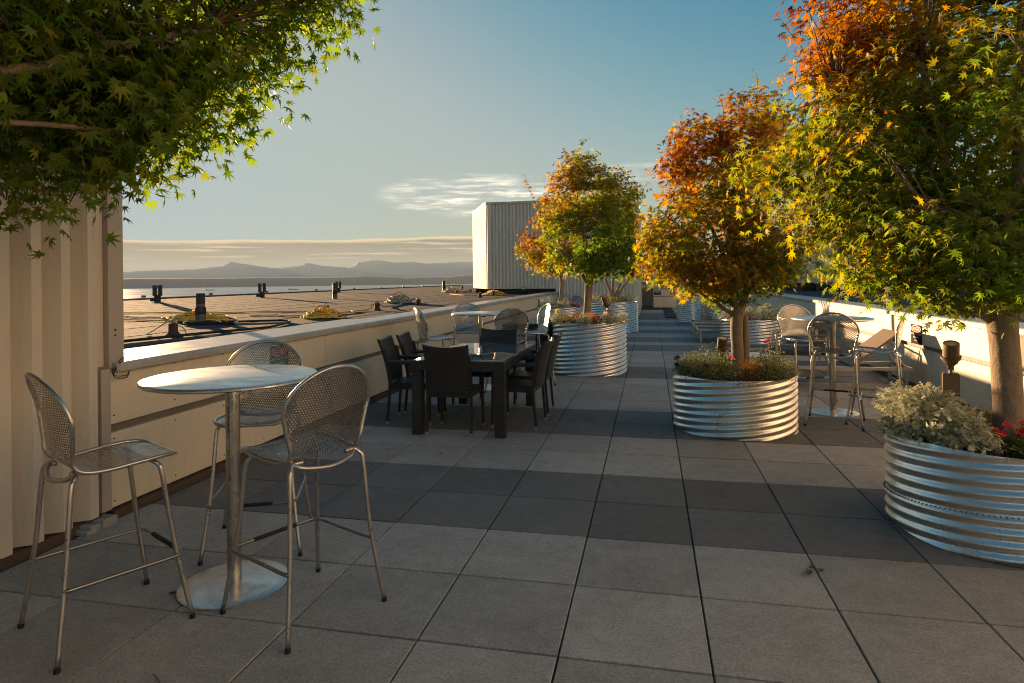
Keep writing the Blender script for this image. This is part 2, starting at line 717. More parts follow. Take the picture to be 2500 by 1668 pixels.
def m_glass():
    a = Mat('table_glass')
    a.set(col=(0.30, 0.34, 0.33), rough=0.03, spec=0.9)
    a.b.inputs['Transmission Weight'].default_value = 0.35
    a.b.inputs['IOR'].default_value = 1.52
    a.b.inputs['Coat Weight'].default_value = 0.6
    a.b.inputs['Coat Roughness'].default_value = 0.02
    return a.m


def m_hill(name, c0, c1, sc):
    a = Mat(name)
    n = a.noise(a.wpos(), sc, 8, 0.7)
    a.set(col=a.mix(a.mr(n, 0.35, 0.65), c0, c1), rough=0.95, spec=0.1)
    return a.m


M = {}
M['paver'] = m_paver()
M['joint'] = m_simple('joint_grit', (0.030, 0.026, 0.022), 0.95, bump=0.01)
M['panel'] = m_panel('parapet_panel', (0.78, 0.69, 0.54), 0.2, 0.42)
M['siding'] = m_panel('corrugated_siding', (0.66, 0.60, 0.52), 0.25, 0.6, 0.12)
M['pale'] = m_panel('pale_siding', (0.80, 0.77, 0.70), 0.1, 0.5, 0.3)
M['reveal'] = m_simple('reveal_channel', (0.20, 0.17, 0.14), 0.6)
M['base'] = m_simple('base_flashing', (0.10, 0.07, 0.05), 0.8, bump=0.004)
M['coping'] = m_coping()
M['trim'] = m_panel('corner_trim', (0.46, 0.41, 0.36), 0.2, 0.36)
M['galv'] = m_galv()
M['steel'] = m_simple('stool_steel', (0.28, 0.27, 0.255), 0.30, 0.9, var=0.03, scale=3)
M['rim'] = m_simple('stool_rim', (0.50, 0.48, 0.45), 0.30, 0.92, var=0.02, scale=2)
M['column'] = m_simple('brushed_column', (0.50, 0.48, 0.44), 0.27, 0.95, var=0.03)
M['top'] = m_tabletop()
M['rubber'] = m_simple('black_rubber', (0.012, 0.012, 0.013), 0.75)
M['wicker'] = m_wicker()
M['weave'] = m_seatweave()
M['cap'] = m_simple('foot_cap', (0.42, 0.42, 0.41), 0.35, 0.7)
M['glass'] = m_glass()
M['leaf'] = m_leaf()
M['small_leaf'] = m_leaf('garden_leaf', 0.35, 0.5)
M['silver'] = m_leaf('dusty_leaf', 0.2, 0.75)
M['petal'] = m_leaf('petal', 0.4, 0.5)
M['bark'] = m_bark()
M['twig'] = m_bark('twig_bark', (0.16, 0.11, 0.075))
M['roof'] = m_roof()
M['tar'] = m_simple('tar_seam', (0.022, 0.020, 0.019), 0.75, bump=0.004)
M['water'] = m_water()
M['yellow'] = m_rope('yellow_rope', (0.80, 0.40, 0.03), (1.0, 0.62, 0.10))
M['tan'] = m_rope('tan_rope', (0.42, 0.32, 0.22), (0.66, 0.55, 0.42))
M['blue'] = m_rope('blue_sling', (0.01, 0.05, 0.32), (0.03, 0.12, 0.5))
M['black'] = m_simple('black_paint', (0.016, 0.015, 0.015), 0.55)
M['rust'] = m_simple('rusty_steel', (0.085, 0.05, 0.032), 0.8, 0.2, var=0.4, scale=12, bump=0.006)
M['lead'] = m_simple('lead_boot', (0.15, 0.145, 0.14), 0.55, 0.5, var=0.4, scale=9)
M['wood'] = m_simple('weathered_post', (0.085, 0.07, 0.052), 0.8, var=0.4, scale=10, bump=0.01)
M['white'] = m_simple('white_metal', (0.62, 0.64, 0.66), 0.45)
M['soil'] = m_soil()
M['bronze'] = m_simple('bronze_lamp', (0.16, 0.105, 0.055), 0.42, 0.35)
M['lens'] = m_simple('lamp_lens', (0.62, 0.55, 0.46), 0.18)
M['door'] = m_simple('grey_door', (0.10, 0.10, 0.105), 0.5)
M['mat'] = m_simple('black_mat', (0.016, 0.017, 0.018), 0.85, bump=0.004)
M['concrete'] = m_simple('pale_concrete', (0.36, 0.35, 0.33), 0.85, bump=0.004)
M['bluepaint'] = m_simple('blue_paint', (0.045, 0.10, 0.24), 0.4, 0.2)
M['signblack'] = m_simple('sign_black', (0.03, 0.028, 0.028), 0.85, spec=0.08)
M['signred'] = m_simple('sign_red', (0.50, 0.05, 0.04), 0.85, spec=0.08)
M['signwhite'] = m_simple('sign_white', (0.72, 0.70, 0.68), 0.5)
M['slate'] = m_simple('lounger_mesh', (0.045, 0.047, 0.052), 0.75, bump=0.002, bscale=200)
M['rattan'] = m_simple('brown_rattan', (0.20, 0.14, 0.085), 0.6, bump=0.004, bscale=90)
M['alu'] = m_brushed('brushed_aluminium', (0.50, 0.47, 0.43), 0.36, 0.15)
M['shade_far'] = m_hill('far_shore', (0.02, 0.028, 0.02), (0.035, 0.04, 0.028), 0.004)
M['mount'] = m_hill('mountain_rock', (0.05, 0.06, 0.06), (0.11, 0.115, 0.11), 0.0012)
M['ship'] = m_simple('ship_hull', (0.03, 0.03, 0.035), 0.6)
M['hillgreen'] = m_hill('wooded_hill', (0.03, 0.05, 0.035), (0.12, 0.14, 0.11), 0.05)

# ------------------------------------------------------------------ far setting
WZ = -45.0


def water():
    b = MB()
    Rr = 16500
    b.add([(-Rr, -Rr, WZ), (Rr, -Rr, WZ), (Rr, Rr, WZ), (-Rr, Rr, WZ)], [(0, 1, 2, 3)])
    o = b.build('water', M['water'])
    o['kind'] = 'structure'


water()


def ridge(name, az0, az1, dist, heights, depth, mat, rough, seed, fade=None):
    """a strip of terrain: az in degrees left of +Y, heights metres above the water"""
    r = np.random.default_rng(seed)
    n = int((az1 - az0) / 0.09)
    az = np.linspace(az0, az1, n)
    hx = np.array([a for a, _ in heights])
    hy = np.array([h for _, h in heights])
    H = np.interp(az, hx, hy)
    nz = np.zeros(n)
    for k in range(1, 9):
        f = 2.0 ** k * 0.12
        ph = r.uniform(0, 6.28)
        nz += np.sin(az * f * 2.2 + ph + 1.7 * np.sin(az * f * 0.7 + ph)) / (2.0 ** (k * 0.62))
    H = np.maximum(H + nz * rough, 4)
    rows = [(0, 0.0), (0.12, 0.22), (0.3, 0.55), (0.5, 0.86), (0.62, 1.0), (0.8, 0.75), (1.0, 0.0)]
    V = []
    for t, hh in rows:
        d = dist + depth * (t - 0.62)
        jit = r.normal(0, rough * 0.18, n) * (1 if 0 < hh < 1 else 0)
        a = np.radians(az)
        V.append(np.c_[-np.sin(a) * d, np.cos(a) * d, WZ - 1 + H * hh + jit])
    V = np.concatenate(V)
    F = []
    for k in range(len(rows) - 1):
        i = np.arange(n - 1)
        F.append(np.c_[k * n + i, k * n + i + 1, (k + 1) * n + i + 1, (k + 1) * n + i])
    me = np_mesh(name, V, np.concatenate(F), mat, smooth=True)
    o = link(name, me)
    o['kind'] = 'structure'
    return o


E_ = lambda e, d: e * d - WZ + 1.55
mt = [(-60, .02), (-20, .024), (0, .026), (10, .027), (15.9, .0255), (18, .0265), (20, .0254), (21.2, .0283), (23, .0272), (24.2, .0306), (25.2, .029), (26.1, .0262), (26.9, .0195), (29, .0218),
      (30.1, .0264), (31.1, .0225), (32.6, .020), (34, .0214), (35.3, .0247), (36.3, .0285), (37.2, .0216), (39.5, .0173), (41.7, .0165), (43.9, .014), (50, .012), (70, .011), (100, .010)]
ridge('mountains', -60, 100, 14000, [(a, E_(e, 14000)) for a, e in mt], 2600, M['mount'], 13, 3)
sh = [(-60, .009), (0, .0085), (12, .0078), (15.9, .0066), (18.5, .0045), (22, .0036), (26, .0060), (30, .0050), (36, .0058), (44, .0056), (60, .006), (100, .006)]
ridge('far_shore_hills', -60, 100, 6600, [(a, E_(e, 6600)) for a, e in sh], 1300, M['shade_far'], 2.2, 5)
ridge('wooded_hill', -14, 11, 900, [(-14, 30), (-8, 56), (-3, 60), (3, 59), (8, 52), (11, 30)], 300, M['hillgreen'], 2.0, 11)


def ship(loc, rz, L, label, stack=True):
    t = thing('cargo_ship', label, 'ship', loc, rz, 'ships out on the water')
    b = MB()
    w = L * 0.14
    h = L * 0.055
    b.prism([(-L / 2, -w / 2), (L * .42, -w / 2), (L / 2, 0), (L * .42, w / 2), (-L / 2, w / 2)], 0, h)
    b.build('hull', M['ship'], t)
    b = MB()
    b.box((-L * .46, -w * .4, h), (-L * .36, w * .4, h + L * .10))
    b.box((-L * .44, -w * .15, h + L * .10), (-L * .40, w * .15, h + L * .14))
    b.build('bridge', M['white'], t)
    if stack:
        b = MB()
        for k in range(5):
            x = -L * .3 + k * L * .14
            b.box((x, -w * .4, h), (x + L * .11, w * .4, h + L * .03))
        b.build('deck_cargo', M['rust'], t)


ship((-2313, 2977, WZ), R(30), 48, 'largest dark cargo ship on the water between the two tall roof posts')
ship((-2238, 2736, WZ), R(60), 16, 'small dark boat just left of the large cargo ship', False)
ship((-1817, 2976, WZ), R(20), 50, 'faint low cargo ship right of the second forked roof post')

# city block under the terrace
b = MB()
b.prism([(-17.9, -12), (16, -12), (16, 62), (-17.9, 62)], WZ - 0.5, -0.3)
o = b.build('building_base', M['concrete'])
o['kind'] = 'structure'

# ------------------------------------------------------------------ terrace floor
P = 0.61
GX, GY = 1.6352, -4.2136
X = lambda c: (c - GX) * P
Y = lambda r: (r - GY) * P
DARK = {2, 3, 6, 7, 12, 13, 18, 19, 21, 22, 25, 26, 29, 30, 31, 34, 35, 36, 37, 38, 39, 40, -4, -5}


def floor():
    b = MB()
    b.box((-3.56, -6.0, -0.28), (3.56, 34.0, -0.045))
    base = b.build('terrace_floor', M['joint'])
    tag(base, 'grey paved terrace floor', None, None, 'structure')
    cache = {}

    def tile_mesh(w, tone):
        k = (round(w, 3), tone)
        if k not in cache:
            q = MB()
            g = 0.0042
            q.box((g, g + .0026, -0.045), (w - g, P - g - .0026, 0), c=0.0028)
            me = q.mesh('paver', M['paver'])
            a = me.attributes.new('tone', 'FLOAT', 'POINT')
            a.data.foreach_set('value', [float(tone)] * len(me.vertices))
            cache[k] = me
        return cache[k]
    rest, tones = MB(), []
    rr = random.Random(3)
    for r in range(-9, 49):
        for c in range(-4, 8):
            w = P if c < 7 else 3.47 - X(7)
            tone = 1 if r in DARK else 0
            if -1 <= r <= 18:
                o = link('paver', tile_mesh(w, tone), base, (X(c), Y(r), rr.uniform(-0.0012, 0.0012)))
                o.rotation_euler = (rr.uniform(-.0012, .0012), rr.uniform(-.0012, .0012), rr.uniform(-.0015, .0015))
            else:
                n0 = len(rest.v)
                g = 0.0035
                dz = rr.uniform(-.001, .001)
                rest.box((X(c) + g, Y(r) + g, -0.045), (X(c) + w - g, Y(r) + P - g, dz), c=0.0028)
                tones += [float(tone)] * (len(rest.v) - n0)
    me = rest.mesh('distant_pavers', M['paver'])
    a = me.attributes.new('tone', 'FLOAT', 'POINT')
    a.data.foreach_set('value', tones)
    o = link('distant_pavers', me, base)
    o['kind'] = 'stuff'


floor()

# ------------------------------------------------------------------ parapet walls
COP_Z = 1.02


def parapet(name, label, side, y0, y1, seams, back):
    """side -1: left wall, +1: right wall; inner face at x = side*3.5"""
    t = thing(name, label, 'wall', (0, 0, 0))
    s = side

    def bx(b, xa, xb, ya, yb, za, zb, **k):
        x = sorted((s * xa, s * xb))
        b.box((x[0], ya, za), (x[1], yb, zb), **k)
    b = MB()
    bx(b, 3.53, 3.72, y0, y1, -0.04, 0.94)
    b.build('wall_core', M['reveal'], t)
    b = MB()
    bx(b, 3.462, 3.53, y0, y1, -0.04, 0.045)
    b.build('base_flashing', M['base'], t)
    ys = [y0] + [q for q in seams if y0 < q < y1] + [y1]
    for a, c in zip(ys[:-1], ys[1:]):
        for za, zb in ((0.06, 0.555), (0.612, 0.968)):
            b = MB()
            bx(b, 3.5, 3.532, a + 0.003, c - 0.003, za, zb)
            b.build('wall_panel', M['panel'], t)
    b = MB()
    k = 0
    for a, c in zip(ys[:-1], ys[1:]):
        n = max(2, int((c - a) / 0.55))
        for i in range(n + 1):
            yy = a + 0.04 + (c - a - 0.08) * i / n
            for zz in (0.10, 0.515, 0.668, 0.945):
                b.tube([(s * 3.5005, yy, zz), (s * 3.4965, yy, zz)], [0.0065, 0.005], 6)
    o = b.build('screw_heads', M['rust'], t)
    o['kind'] = 'stuff'
    # coping in lengths, C-shaped lip on the terrace side
    yy = [y0 + 0.02]
    while yy[-1] < y1:
        yy.append(min(yy[-1] + 4.55, y1))
    for a, c in zip(yy[:-1], yy[1:]):
        b = MB()
        bk = back(0.5 * (a + c))
        prof = [(3.452, 0.962), (3.462, 0.955), (3.468, 0.962), (3.468, 0.975), (3.5, 0.975), (bk, 0.965), (bk, 1.012), (3.474, 1.020), (3.458, 1.012), (3.452, 0.996)]
        n = len(prof)
        vs = [(s * px, a + 0.002, pz) for px, pz in prof] + [(s * px, c - 0.002, pz) for px, pz in prof]
        fs = [(i, (i + 1) % n, n + (i + 1) % n, n + i) for i in range(n)] + [tuple(range(n)), tuple(reversed(range(n, 2 * n)))]
        if s > 0:
            fs = [tuple(reversed(f)) for f in fs]
        b.add(vs, fs)
        b.build('coping', M['coping'], t)
    return t


lw = parapet('parapet_wall', 'long white panelled parapet wall with metal coping left of the terrace', -1, 3.503, 24.45,
             [6.35 + 2.515 * k for k in range(0, 8)], lambda y: 4.16 if y < 8 else 3.93)
rw = parapet('parapet_wall', 'sunlit white panelled parapet wall with metal coping right of the terrace', 1, -5.0, 32.6,
             [8.45 + 2.42 * k for k in range(-6, 11)], lambda y: 3.93)


def corr_sheet(b, p0, p1, z0, z1, prof, pitch, mi=0):
    """vertical ribbed sheet from p0 to p1; prof = [(frac, out)]; out is to the right of the way"""
    p0, p1 = Vector(p0), Vector(p1)
    t = (p1 - p0)
    L = t.length
    t.normalize()
    nr = Vector((t.y, -t.x))
    pts = []
    k = 0
    while k * pitch < L:
        for f, o in prof:
            u = (k + f) * pitch
            if u < L:
                pts.append((u, o))
        k += 1
    pts.append((L, pts[-1][1]))
    n = len(pts)
    vs = []
    for z in (z0, z1):
        for u, o in pts:
            q = p0 + t * u + nr * o
            vs.append((q.x, q.y, z))
    b.add(vs, [(i, i + 1, n + i + 1, n + i) for i in range(n - 1)], mi)


def tall_wall():
    t = thing('corrugated_wall', 'tall corrugated metal wall at the near end of the left parapet', 'wall')
    b = MB()
    # ribs: slanted face, outer flat, seam step, inner flat
    b0 = 0.06
    yy = [-6.0]
    period = 0.2505
    edges = []
    y = 3.424
    # measured faces from the corner backwards
    segs = [(3.373, 3.424), (3.128, 3.188, 3.24, 3.312), ]
    prof = []

    def rib(y0):
        # y0 = start of the slanted dark face; inner x=-3.5, outer x=-3.455
        return [(y0, -3.545), (y0 + 0.062, -3.452), (y0 + 0.124, -3.452), (y0 + 0.128, -3.545), (y0 + 0.1865, -3.545)]
    k = -50
    while True:
        y0 = 2.877 + 0.1863 * k
        k += 1
        if y0 > 3.43:
            break
        prof += [(a, x) for a, x in rib(y0) if a < 3.424][:4]
    prof = [q for q in prof if q[0] < 3.42] + [(3.424, -3.545)]
    n = len(prof)
    vs = [(x, a, z) for z in (b0, 4.3) for a, x in prof]
    b.add(vs, [(i, i + 1, n + i + 1, n + i) for i in range(n - 1)])
    b.build('ribbed_siding', M['siding'], t)
    b = MB()
    b.box((-3.55, 3.426, 1.0), (-3.53, 3.499, 4.3))
    b.build('filler_strip', M['siding'], t)
    b = MB()
    b.box((-3.60, 3.503, 0.985), (-3.492, 3.625, 4.3))
    b.build('corner_trim', M['trim'], t)
    b = MB()
    b.box((-3.60, 3.426, 0.06), (-3.478, 3.4995, 0.985))
    b.build('corner_post', M['trim'], t)
    b = MB()
    b.box((-3.66, -6, -0.04), (-3.56, 3.42, 4.29))
    b.build('wall_core', M['reveal'], t)
    b = MB()
    b.box((-3.53, -6, -0.04), (-3.47, 3.42, 0.05))
    b.build('base_flashing', M['base'], t)
    b = MB()
    for zz in (1.235, 0.23, 2.5):
        k = -12
        while True:
            y0 = 2.877 + 0.1863 * k
            k += 1
            if y0 > 3.3:
                break
            b.tube([(-3.503, y0 + 0.148, zz), (-3.498, y0 + 0.148, zz)], [0.0085, 0.007], 8)
        b.tube([(-3.4925, 3.555, max(zz, 1.2)), (-3.4885, 3.555, max(zz, 1.2))], [0.0085, 0.007], 8)
    o = b.build('screw_heads', M['rust'], t)
    o['kind'] = 'stuff'


tall_wall()

# broken concrete foot at the wall corner
b = MB()
for i in range(7):
    a0 = rng.uniform(-.02, .02, 3)
    b.box((-3.49 + a0[0], 3.22 + i * 0.03, 0.0), (-3.40 + a0[1], 3.26 + i * 0.034, 0.018 + rng.uniform(0, .03)), c=.006)
tag(b.build('concrete_block', M['concrete']), 'chipped pale concrete block at the foot of the corrugated wall corner', 'block')

# thin wires looping out of the coping end
b = MB()
for k in range(2):
    pts = []
    for i in range(26):
        u = i / 25
        a = PI * (0.15 + 1.15 * u)
        pts.append((-3.478 + 0.008 * k + 0.012 * math.sin(3 * u + k), 3.60 - 0.095 * math.sin(PI * min(1, u * 1.5)) + 0.11 * max(0, u - .45), 1.05 - 0.125 * math.sin(PI * u * .8) * (1 + 0.12 * k)))
    b.tube(pts, 0.0032, 6)
tag(b.build('wire_loop', M['black']), 'thin dark wires looping out of the end of the left coping', 'wire')

# ------------------------------------------------------------------ roofs either side
def roof_sheet(name, x0, x1, y0, y1, z, strip, side):
    b = MB()
    b.box((min(x0, x1), y0, -0.3), (max(x0, x1), y1, z - 0.02))
    base = b.build(name, M['tar'])
    base['kind'] = 'structure'
    x = x0
    d = 1 if x1 > x0 else -1
    rr = random.Random(5 + side)
    while (x1 - x) * d > 0.05:
        w = min(strip * rr.uniform(.8, 1.15), abs(x1 - x))
        xa, xb = sorted((x, x + d * w))
        q = MB()
        n = 90
        vs, fs = [], []
        ya = [y0 + (y1 - y0) * i / n for i in range(n + 1)]
        for i, yv in enumerate(ya):
            j = .008 * math.sin(i * .35 + x * 7)
            vs += [(xa + 0.014 + j, yv, z - .003), (xb - 0.014 + .008 * math.sin(i * .3 + x * 3), yv, z)]
        for i in range(n):
            fs.append((2 * i, 2 * i + 1, 2 * i + 3, 2 * i + 2))
        q.add(vs, fs)
        q.build('roofing_strip', M['roof'], base)
        x += d * w
    return base


RZ = 0.93
roof_sheet('left_roof', -3.94, -18.0, 3.0, 60, RZ, 0.93, 0)
roof_sheet('right_roof', 3.94, 15.9, -5, 60, RZ, 0.93, 1)
b = MB()
b.box((-4.18, 3.0, 0.9), (-3.9, 8.0, 0.99))
tag(b.build('cant_strip', M['coping']), 'pale sloped flashing strip behind the near end of the left coping', 'flashing')

# edge lip of the left roof with the pale ledge outside
b = MB()
b.box((-18.25, 3, 0.6), (-18.0, 60, RZ + 0.03))
e = thing('roof_edge', 'dark upstand with pale metal ledge along the far side of the left roof', 'roof edge')
b.build('upstand', M['tar'], e)
b = MB()
b.box((-18.34, 3, RZ + 0.02), (-18.252, 60, RZ + 0.05))
b.build('drip_flashing', M['lead'], e)
b = MB()
b.add([(-18.35, 3, 0.93), (-18.35, 60, 0.93), (-20.6, 60, 0.74), (-20.6, 3, 0.74)], [(0, 1, 2, 3)])
b.box((-20.66, 3, 0.3), (-20.605, 60, 0.745))
b.build('ledge', M['white'], e)
for i, (x, y) in enumerate([(-19.5, 26.0), (-19.5, 30.4), (-19.5, 35.5), (-19.5, 40.6), (-19.5, 45), (-19.5, 49.5), (-19.5, 54), (-19.5, 22.0)]):
    b = MB()
    b.box((-0.55, -0.05, 0), (0.75, 0.05, 0.05))
    b.box((-0.62, -0.09, 0), (-0.5, 0.09, 0.14))
    o = b.build('ledge_bracket', M['lead'], None, loc=(x, y, 0.845))
    o.rotation_euler = (0, R(5), R(25))
    tag(o, 'small grey bracket on the pale ledge beyond the left roof edge, ' + ('second', 'third', 'fourth', 'fifth', 'sixth', 'seventh', 'farthest', 'nearest')[i] + ' along', 'bracket', 'brackets along the far roof edge')

# ------------------------------------------------------------------ deck building at the far end
def penthouse():
    t = thing('rooftop_building', 'white corrugated rooftop building on a dark raised base beyond the left parapet', 'building')
    pr = [(0.0, 0.0), (0.26, 0.0), (0.34, 0.05), (0.86, 0.05), (0.94, 0.0)]
    b = MB()
    corr_sheet(b, (-7.74, 27.4), (-6.30, 24.30), 1.14, 4.47, pr, 0.14)
    corr_sheet(b, (-6.10, 24.22), (-3.58, 24.22), 1.14, 4.47, pr, 0.14)
    b.build('ribbed_siding', M['siding'], t)
    b = MB()
    corr_sheet(b, (-3.34, 24.22), (-0.62, 24.22), 0.03, 4.47, pr, 0.14)
    corr_sheet(b, (-0.50, 24.30), (-0.50, 32.4), 0.03, 4.47, pr, 0.14)
    b.build('ribbed_siding', M['siding'], t)
    b = MB()
    b.prism([(-6.31, 24.27), (-6.27, 24.17), (-6.10, 24.17), (-6.10, 24.30), (-6.24, 24.33)], 1.14, 4.48)
    b.build('corner_trim', M['siding'], t)
    b = MB()
    b.box((-3.58, 24.185, 0.95), (-3.34, 24.25, 4.47))
    b.build('corner_trim', M['siding'], t)
    b = MB()
    b.box((-0.63, 24.18, 0.02), (-0.46, 24.31, 4.47))
    b.build('corner_trim', M['siding'], t)
    b = MB()
    b.prism([(-7.82, 27.5), (-6.34, 24.14), (-0.42, 24.12), (-0.42, 32.4), (-7.82, 32.4)], 4.475, 4.56)
    b.build('roof_fascia', M['coping'], t)
    b = MB()
    b.prism([(-7.6, 27.4), (-6.2, 24.36), (-0.62, 24.36), (-0.62, 32.3), (-7.6, 32.3)], 1.16, 4.46)
    b.build('inner_wall', M['reveal'], t)
    b = MB()
    b.box((-6.1, 24.5, RZ), (-3.6, 32, 1.159))
    b.build('raised_base', M['black'], t)
    for i in range(5):
        b = MB()
        u = i / 4
        x, y = -7.6 + 1.35 * u, 27.4 - 2.9 * u
        b.box((x - .06, y - .06, RZ), (x + .06, y + .06, 1.159))
        b.build('support_post', M['rust'], t)
    b = MB()
    b.box((-3.57, 24.40, -0.04), (-0.64, 24.42, 4.4))
    b.build('inner_wall', M['reveal'], t)


penthouse()


def machine():
    t = thing('roof_equipment', 'small dark pump unit with pale cap under the raised rooftop building', 'equipment', (-4.75, 23.75, RZ))
    b = MB()
    b.box((-.22, -.15, 0), (.22, .15, .05))
    b.tube([(-.2, 0, .13), (.2, 0, .13)], .07, 14)
    b.tube([(-.26, 0, .13), (-.2, 0, .13)], .1, 14)
    b.build('motor', M['black'], t)
    b = MB()
    b.lathe([(0, .3), (.06, .29), (.085, .25), (.085, .2), (.03, .2)], 16)
    b.build('cap', M['cap'], t)
    b = MB()
    b.tube([(.1, 0, .0), (.1, -.06, .16), (.22, -.08, .2), (.35, -.05, .05)], .016, 8)
    b.build('hose', M['black'], t)


machine()


def end_wall():
    t = thing('end_wall', 'low pale panelled wall across the far end of the terrace', 'wall')
    b = MB()
    b.box((-0.7, 32.3, -0.04), (3.55, 32.5, 0.98))
    b.build('wall_core', M['reveal'], t)
    xs = [-0.66, -0.42, 0.13, 0.60, 1.9, 3.2]
    for a, c in zip(xs[:-1], xs[1:]):
        if abs(a + 0.42) < .01:
            continue
        for za, zb in ((0.02, 0.56), (0.60, 0.92)):
            b = MB()
            b.box((a + .004, 32.268, za), (c - .004, 32.3, zb))
            b.build('wall_panel', M['panel'], t)
    b = MB()
    b.box((-0.72, 32.20, 0.98), (3.45, 32.7, 1.10))
    b.box((-0.72, 32.24, 0.925), (3.45, 32.30, 0.972))
    b.build('coping', M['coping'], t)
    d = thing('low_door', 'dark grey low door in the far end wall', 'door', (-0.41, 32.26, 0.02))
    b = MB()
    b.box((0, -0.02, 0), (0.53, 0.02, 1.0))
    b.build('door_leaf', M['door'], d)
    b = MB()
    b.box((0.01, -0.034, 0.03), (0.52, -0.021, 0.09))
    b.build('kick_plate', M['black'], d)
    b = MB()
    b.tube([(0.03, -0.05, 0.62), (0.03, -0.05, 0.74)], 0.012, 8)
    b.build('handle', M['cap'], d)
    b = MB()
    b.box((0.135, 32.30, 1.10), (0.165, 32.33, 2.1))
    tag(b.build('guard_post', M['cap']), 'thin upright metal post on the coping above the low door', 'post')


end_wall()

b = MB()
b.prism([(-0.62, 30.6), (0.56, 30.6), (0.53, 24.4), (0.92, 24.4), (0.95, 32.1), (-0.62, 32.1)], 0.004, 0.035)
tag(b.build('floor_mat', M['mat']), 'black L-shaped mat at the far end of the terrace', 'mat')
b = MB()
b.prism([(0.97, 26.3), (1.35, 26.3), (1.35, 32.1), (0.97, 32.1)], 0.004, 0.05)
tag(b.build('concrete_ledge', M['concrete']), 'pale low slab beside the black mat at the far end', 'slab')


def right_building():
    t = thing('rooftop_building', 'white corrugated rooftop building with dark base beyond the right parapet', 'building')
    pr = [(0.0, 0.0), (0.26, 0.0), (0.34, 0.05), (0.86, 0.05), (0.94, 0.0)]
    b = MB()
    corr_sheet(b, (4.7, 27.2), (13.0, 27.2), 1.25, 3.4, pr, 0.19)
    b.build('ribbed_siding', M['siding'], t)
    b = MB()
    b.box((4.72, 27.24, 1.26), (12.9, 31, 3.38))
    b.build('inner_wall', M['siding'], t)
    b = MB()
    b.box((4.6, 27.1, 3.401), (13.1, 31.1, 3.5))
    b.build('roof_fascia', M['coping'], t)
    b = MB()
    b.box((4.8, 27.6, RZ), (12.8, 30.8, 1.259))
    b.build('raised_base', M['black'], t)
    for i in range(3):
        b = MB()
        b.box((5.2 + i * 1.1, 26.6, RZ), (5.75 + i * 1.1, 27.05, 1.13 + .05 * i))
        b.tube([(5.3 + i * 1.1, 26.55, 1.0), (5.7 + i * 1.1, 26.55, 1.2)], .035, 8)
        tag(b.build('roof_unit', M['black']), ('left', 'middle', 'right')[i] + ' dark equipment box on the right roof before the corrugated building', 'equipment', 'dark units on the right roof')


right_building()


def bounce_building():  # invented block out of view, added to bounce warm sunlight onto wall and paving
    t = thing('rooftop_building', 'unseen tall corrugated building added on the right roof to bounce warm sunlight onto the terrace', 'building')
    pr = [(0.0, 0.0), (0.26, 0.0), (0.34, 0.05), (0.86, 0.05), (0.94, 0.0)]
    b = MB()
    corr_sheet(b, (6.6, -5.0), (6.6, 9.5), 0.95, 7.0, pr, 0.3)
    corr_sheet(b, (6.6, 9.5), (12.0, 9.5), 0.95, 7.0, pr, 0.3)
    b.build('ribbed_siding', M['pale'], t)
    b = MB()
    b.box((6.66, -4.9, 0.95), (12.0, 9.44, 6.98))
    b.build('inner_wall', M['reveal'], t)
    b = MB()
    b.box((6.5, -5.1, 7.001), (12.1, 9.6, 7.1))
    b.build('roof_fascia', M['coping'], t)


bounce_building()

# ------------------------------------------------------------------ things on the left roof
def forked_post(x, y, h, label):
    t = thing('forked_post', label, 'post', (x, y, RZ), R(12), 'posts on the left roof')
    b = MB()
    b.box((-.075, -.06, 0), (.075, .06, h * .42), c=.01)
    b.build('stub', M['rust'], t)
    for s in (-1, 1):
        b = MB()
        b.box((s * .085 - .045, -.05, h * .36), (s * .085 + .045, .05, h), c=.01)
        b.build('prong', M['wood'], t)
    b = MB()
    b.box((-.10, -.052, h * .82), (.10, -.03, h * .88))
    b.tube([(-.1, -.06, h * .60), (.1, -.06, h * .60)], .012, 6)
    b.build('cross_strap', M['lead'], t)
    b = MB()
    b.tube([(-.2, -.05, .07), (-.08, -.02, .07)], .05, 10)
    b.build('pipe_stub', M['rust'], t)


def pipe_post(x, y, h, w, label):
    t = thing('pipe_post', label, 'post', (x, y, RZ), 0.2, 'posts on the left roof')
    r = w / 2
    b = MB()
    b.lathe([(0, 0), (r * 1.12, 0), (r * 1.05, .02), (r * 1.02, h * .30), (r, h * .33)], 20)
    b.build('lead_boot', M['lead'], t, smooth=True, angle=40)
    b = MB()
    b.lathe([(r * 1.06, h * .32), (r * 1.1, h * .34), (r * 1.1, h * .50), (r * .95, h * .56), (r * .92, h * .57)], 20)
    b.build('clamp_band', M['black'], t, smooth=True, angle=40)
    b = MB()
    b.lathe([(r * .88, h * .57), (r * .88, h * .66)], 20)
    b.build('steel_band', M['lead'], t, smooth=True)
    b = MB()
    b.lathe([(r * .9, h * .655), (r * .9, h * .99), (r * .86, h), (r * .7, h), (r * .7, h * .8), (0, h * .8)], 20)
    b.build('pipe', M['black'], t, smooth=True, angle=40)


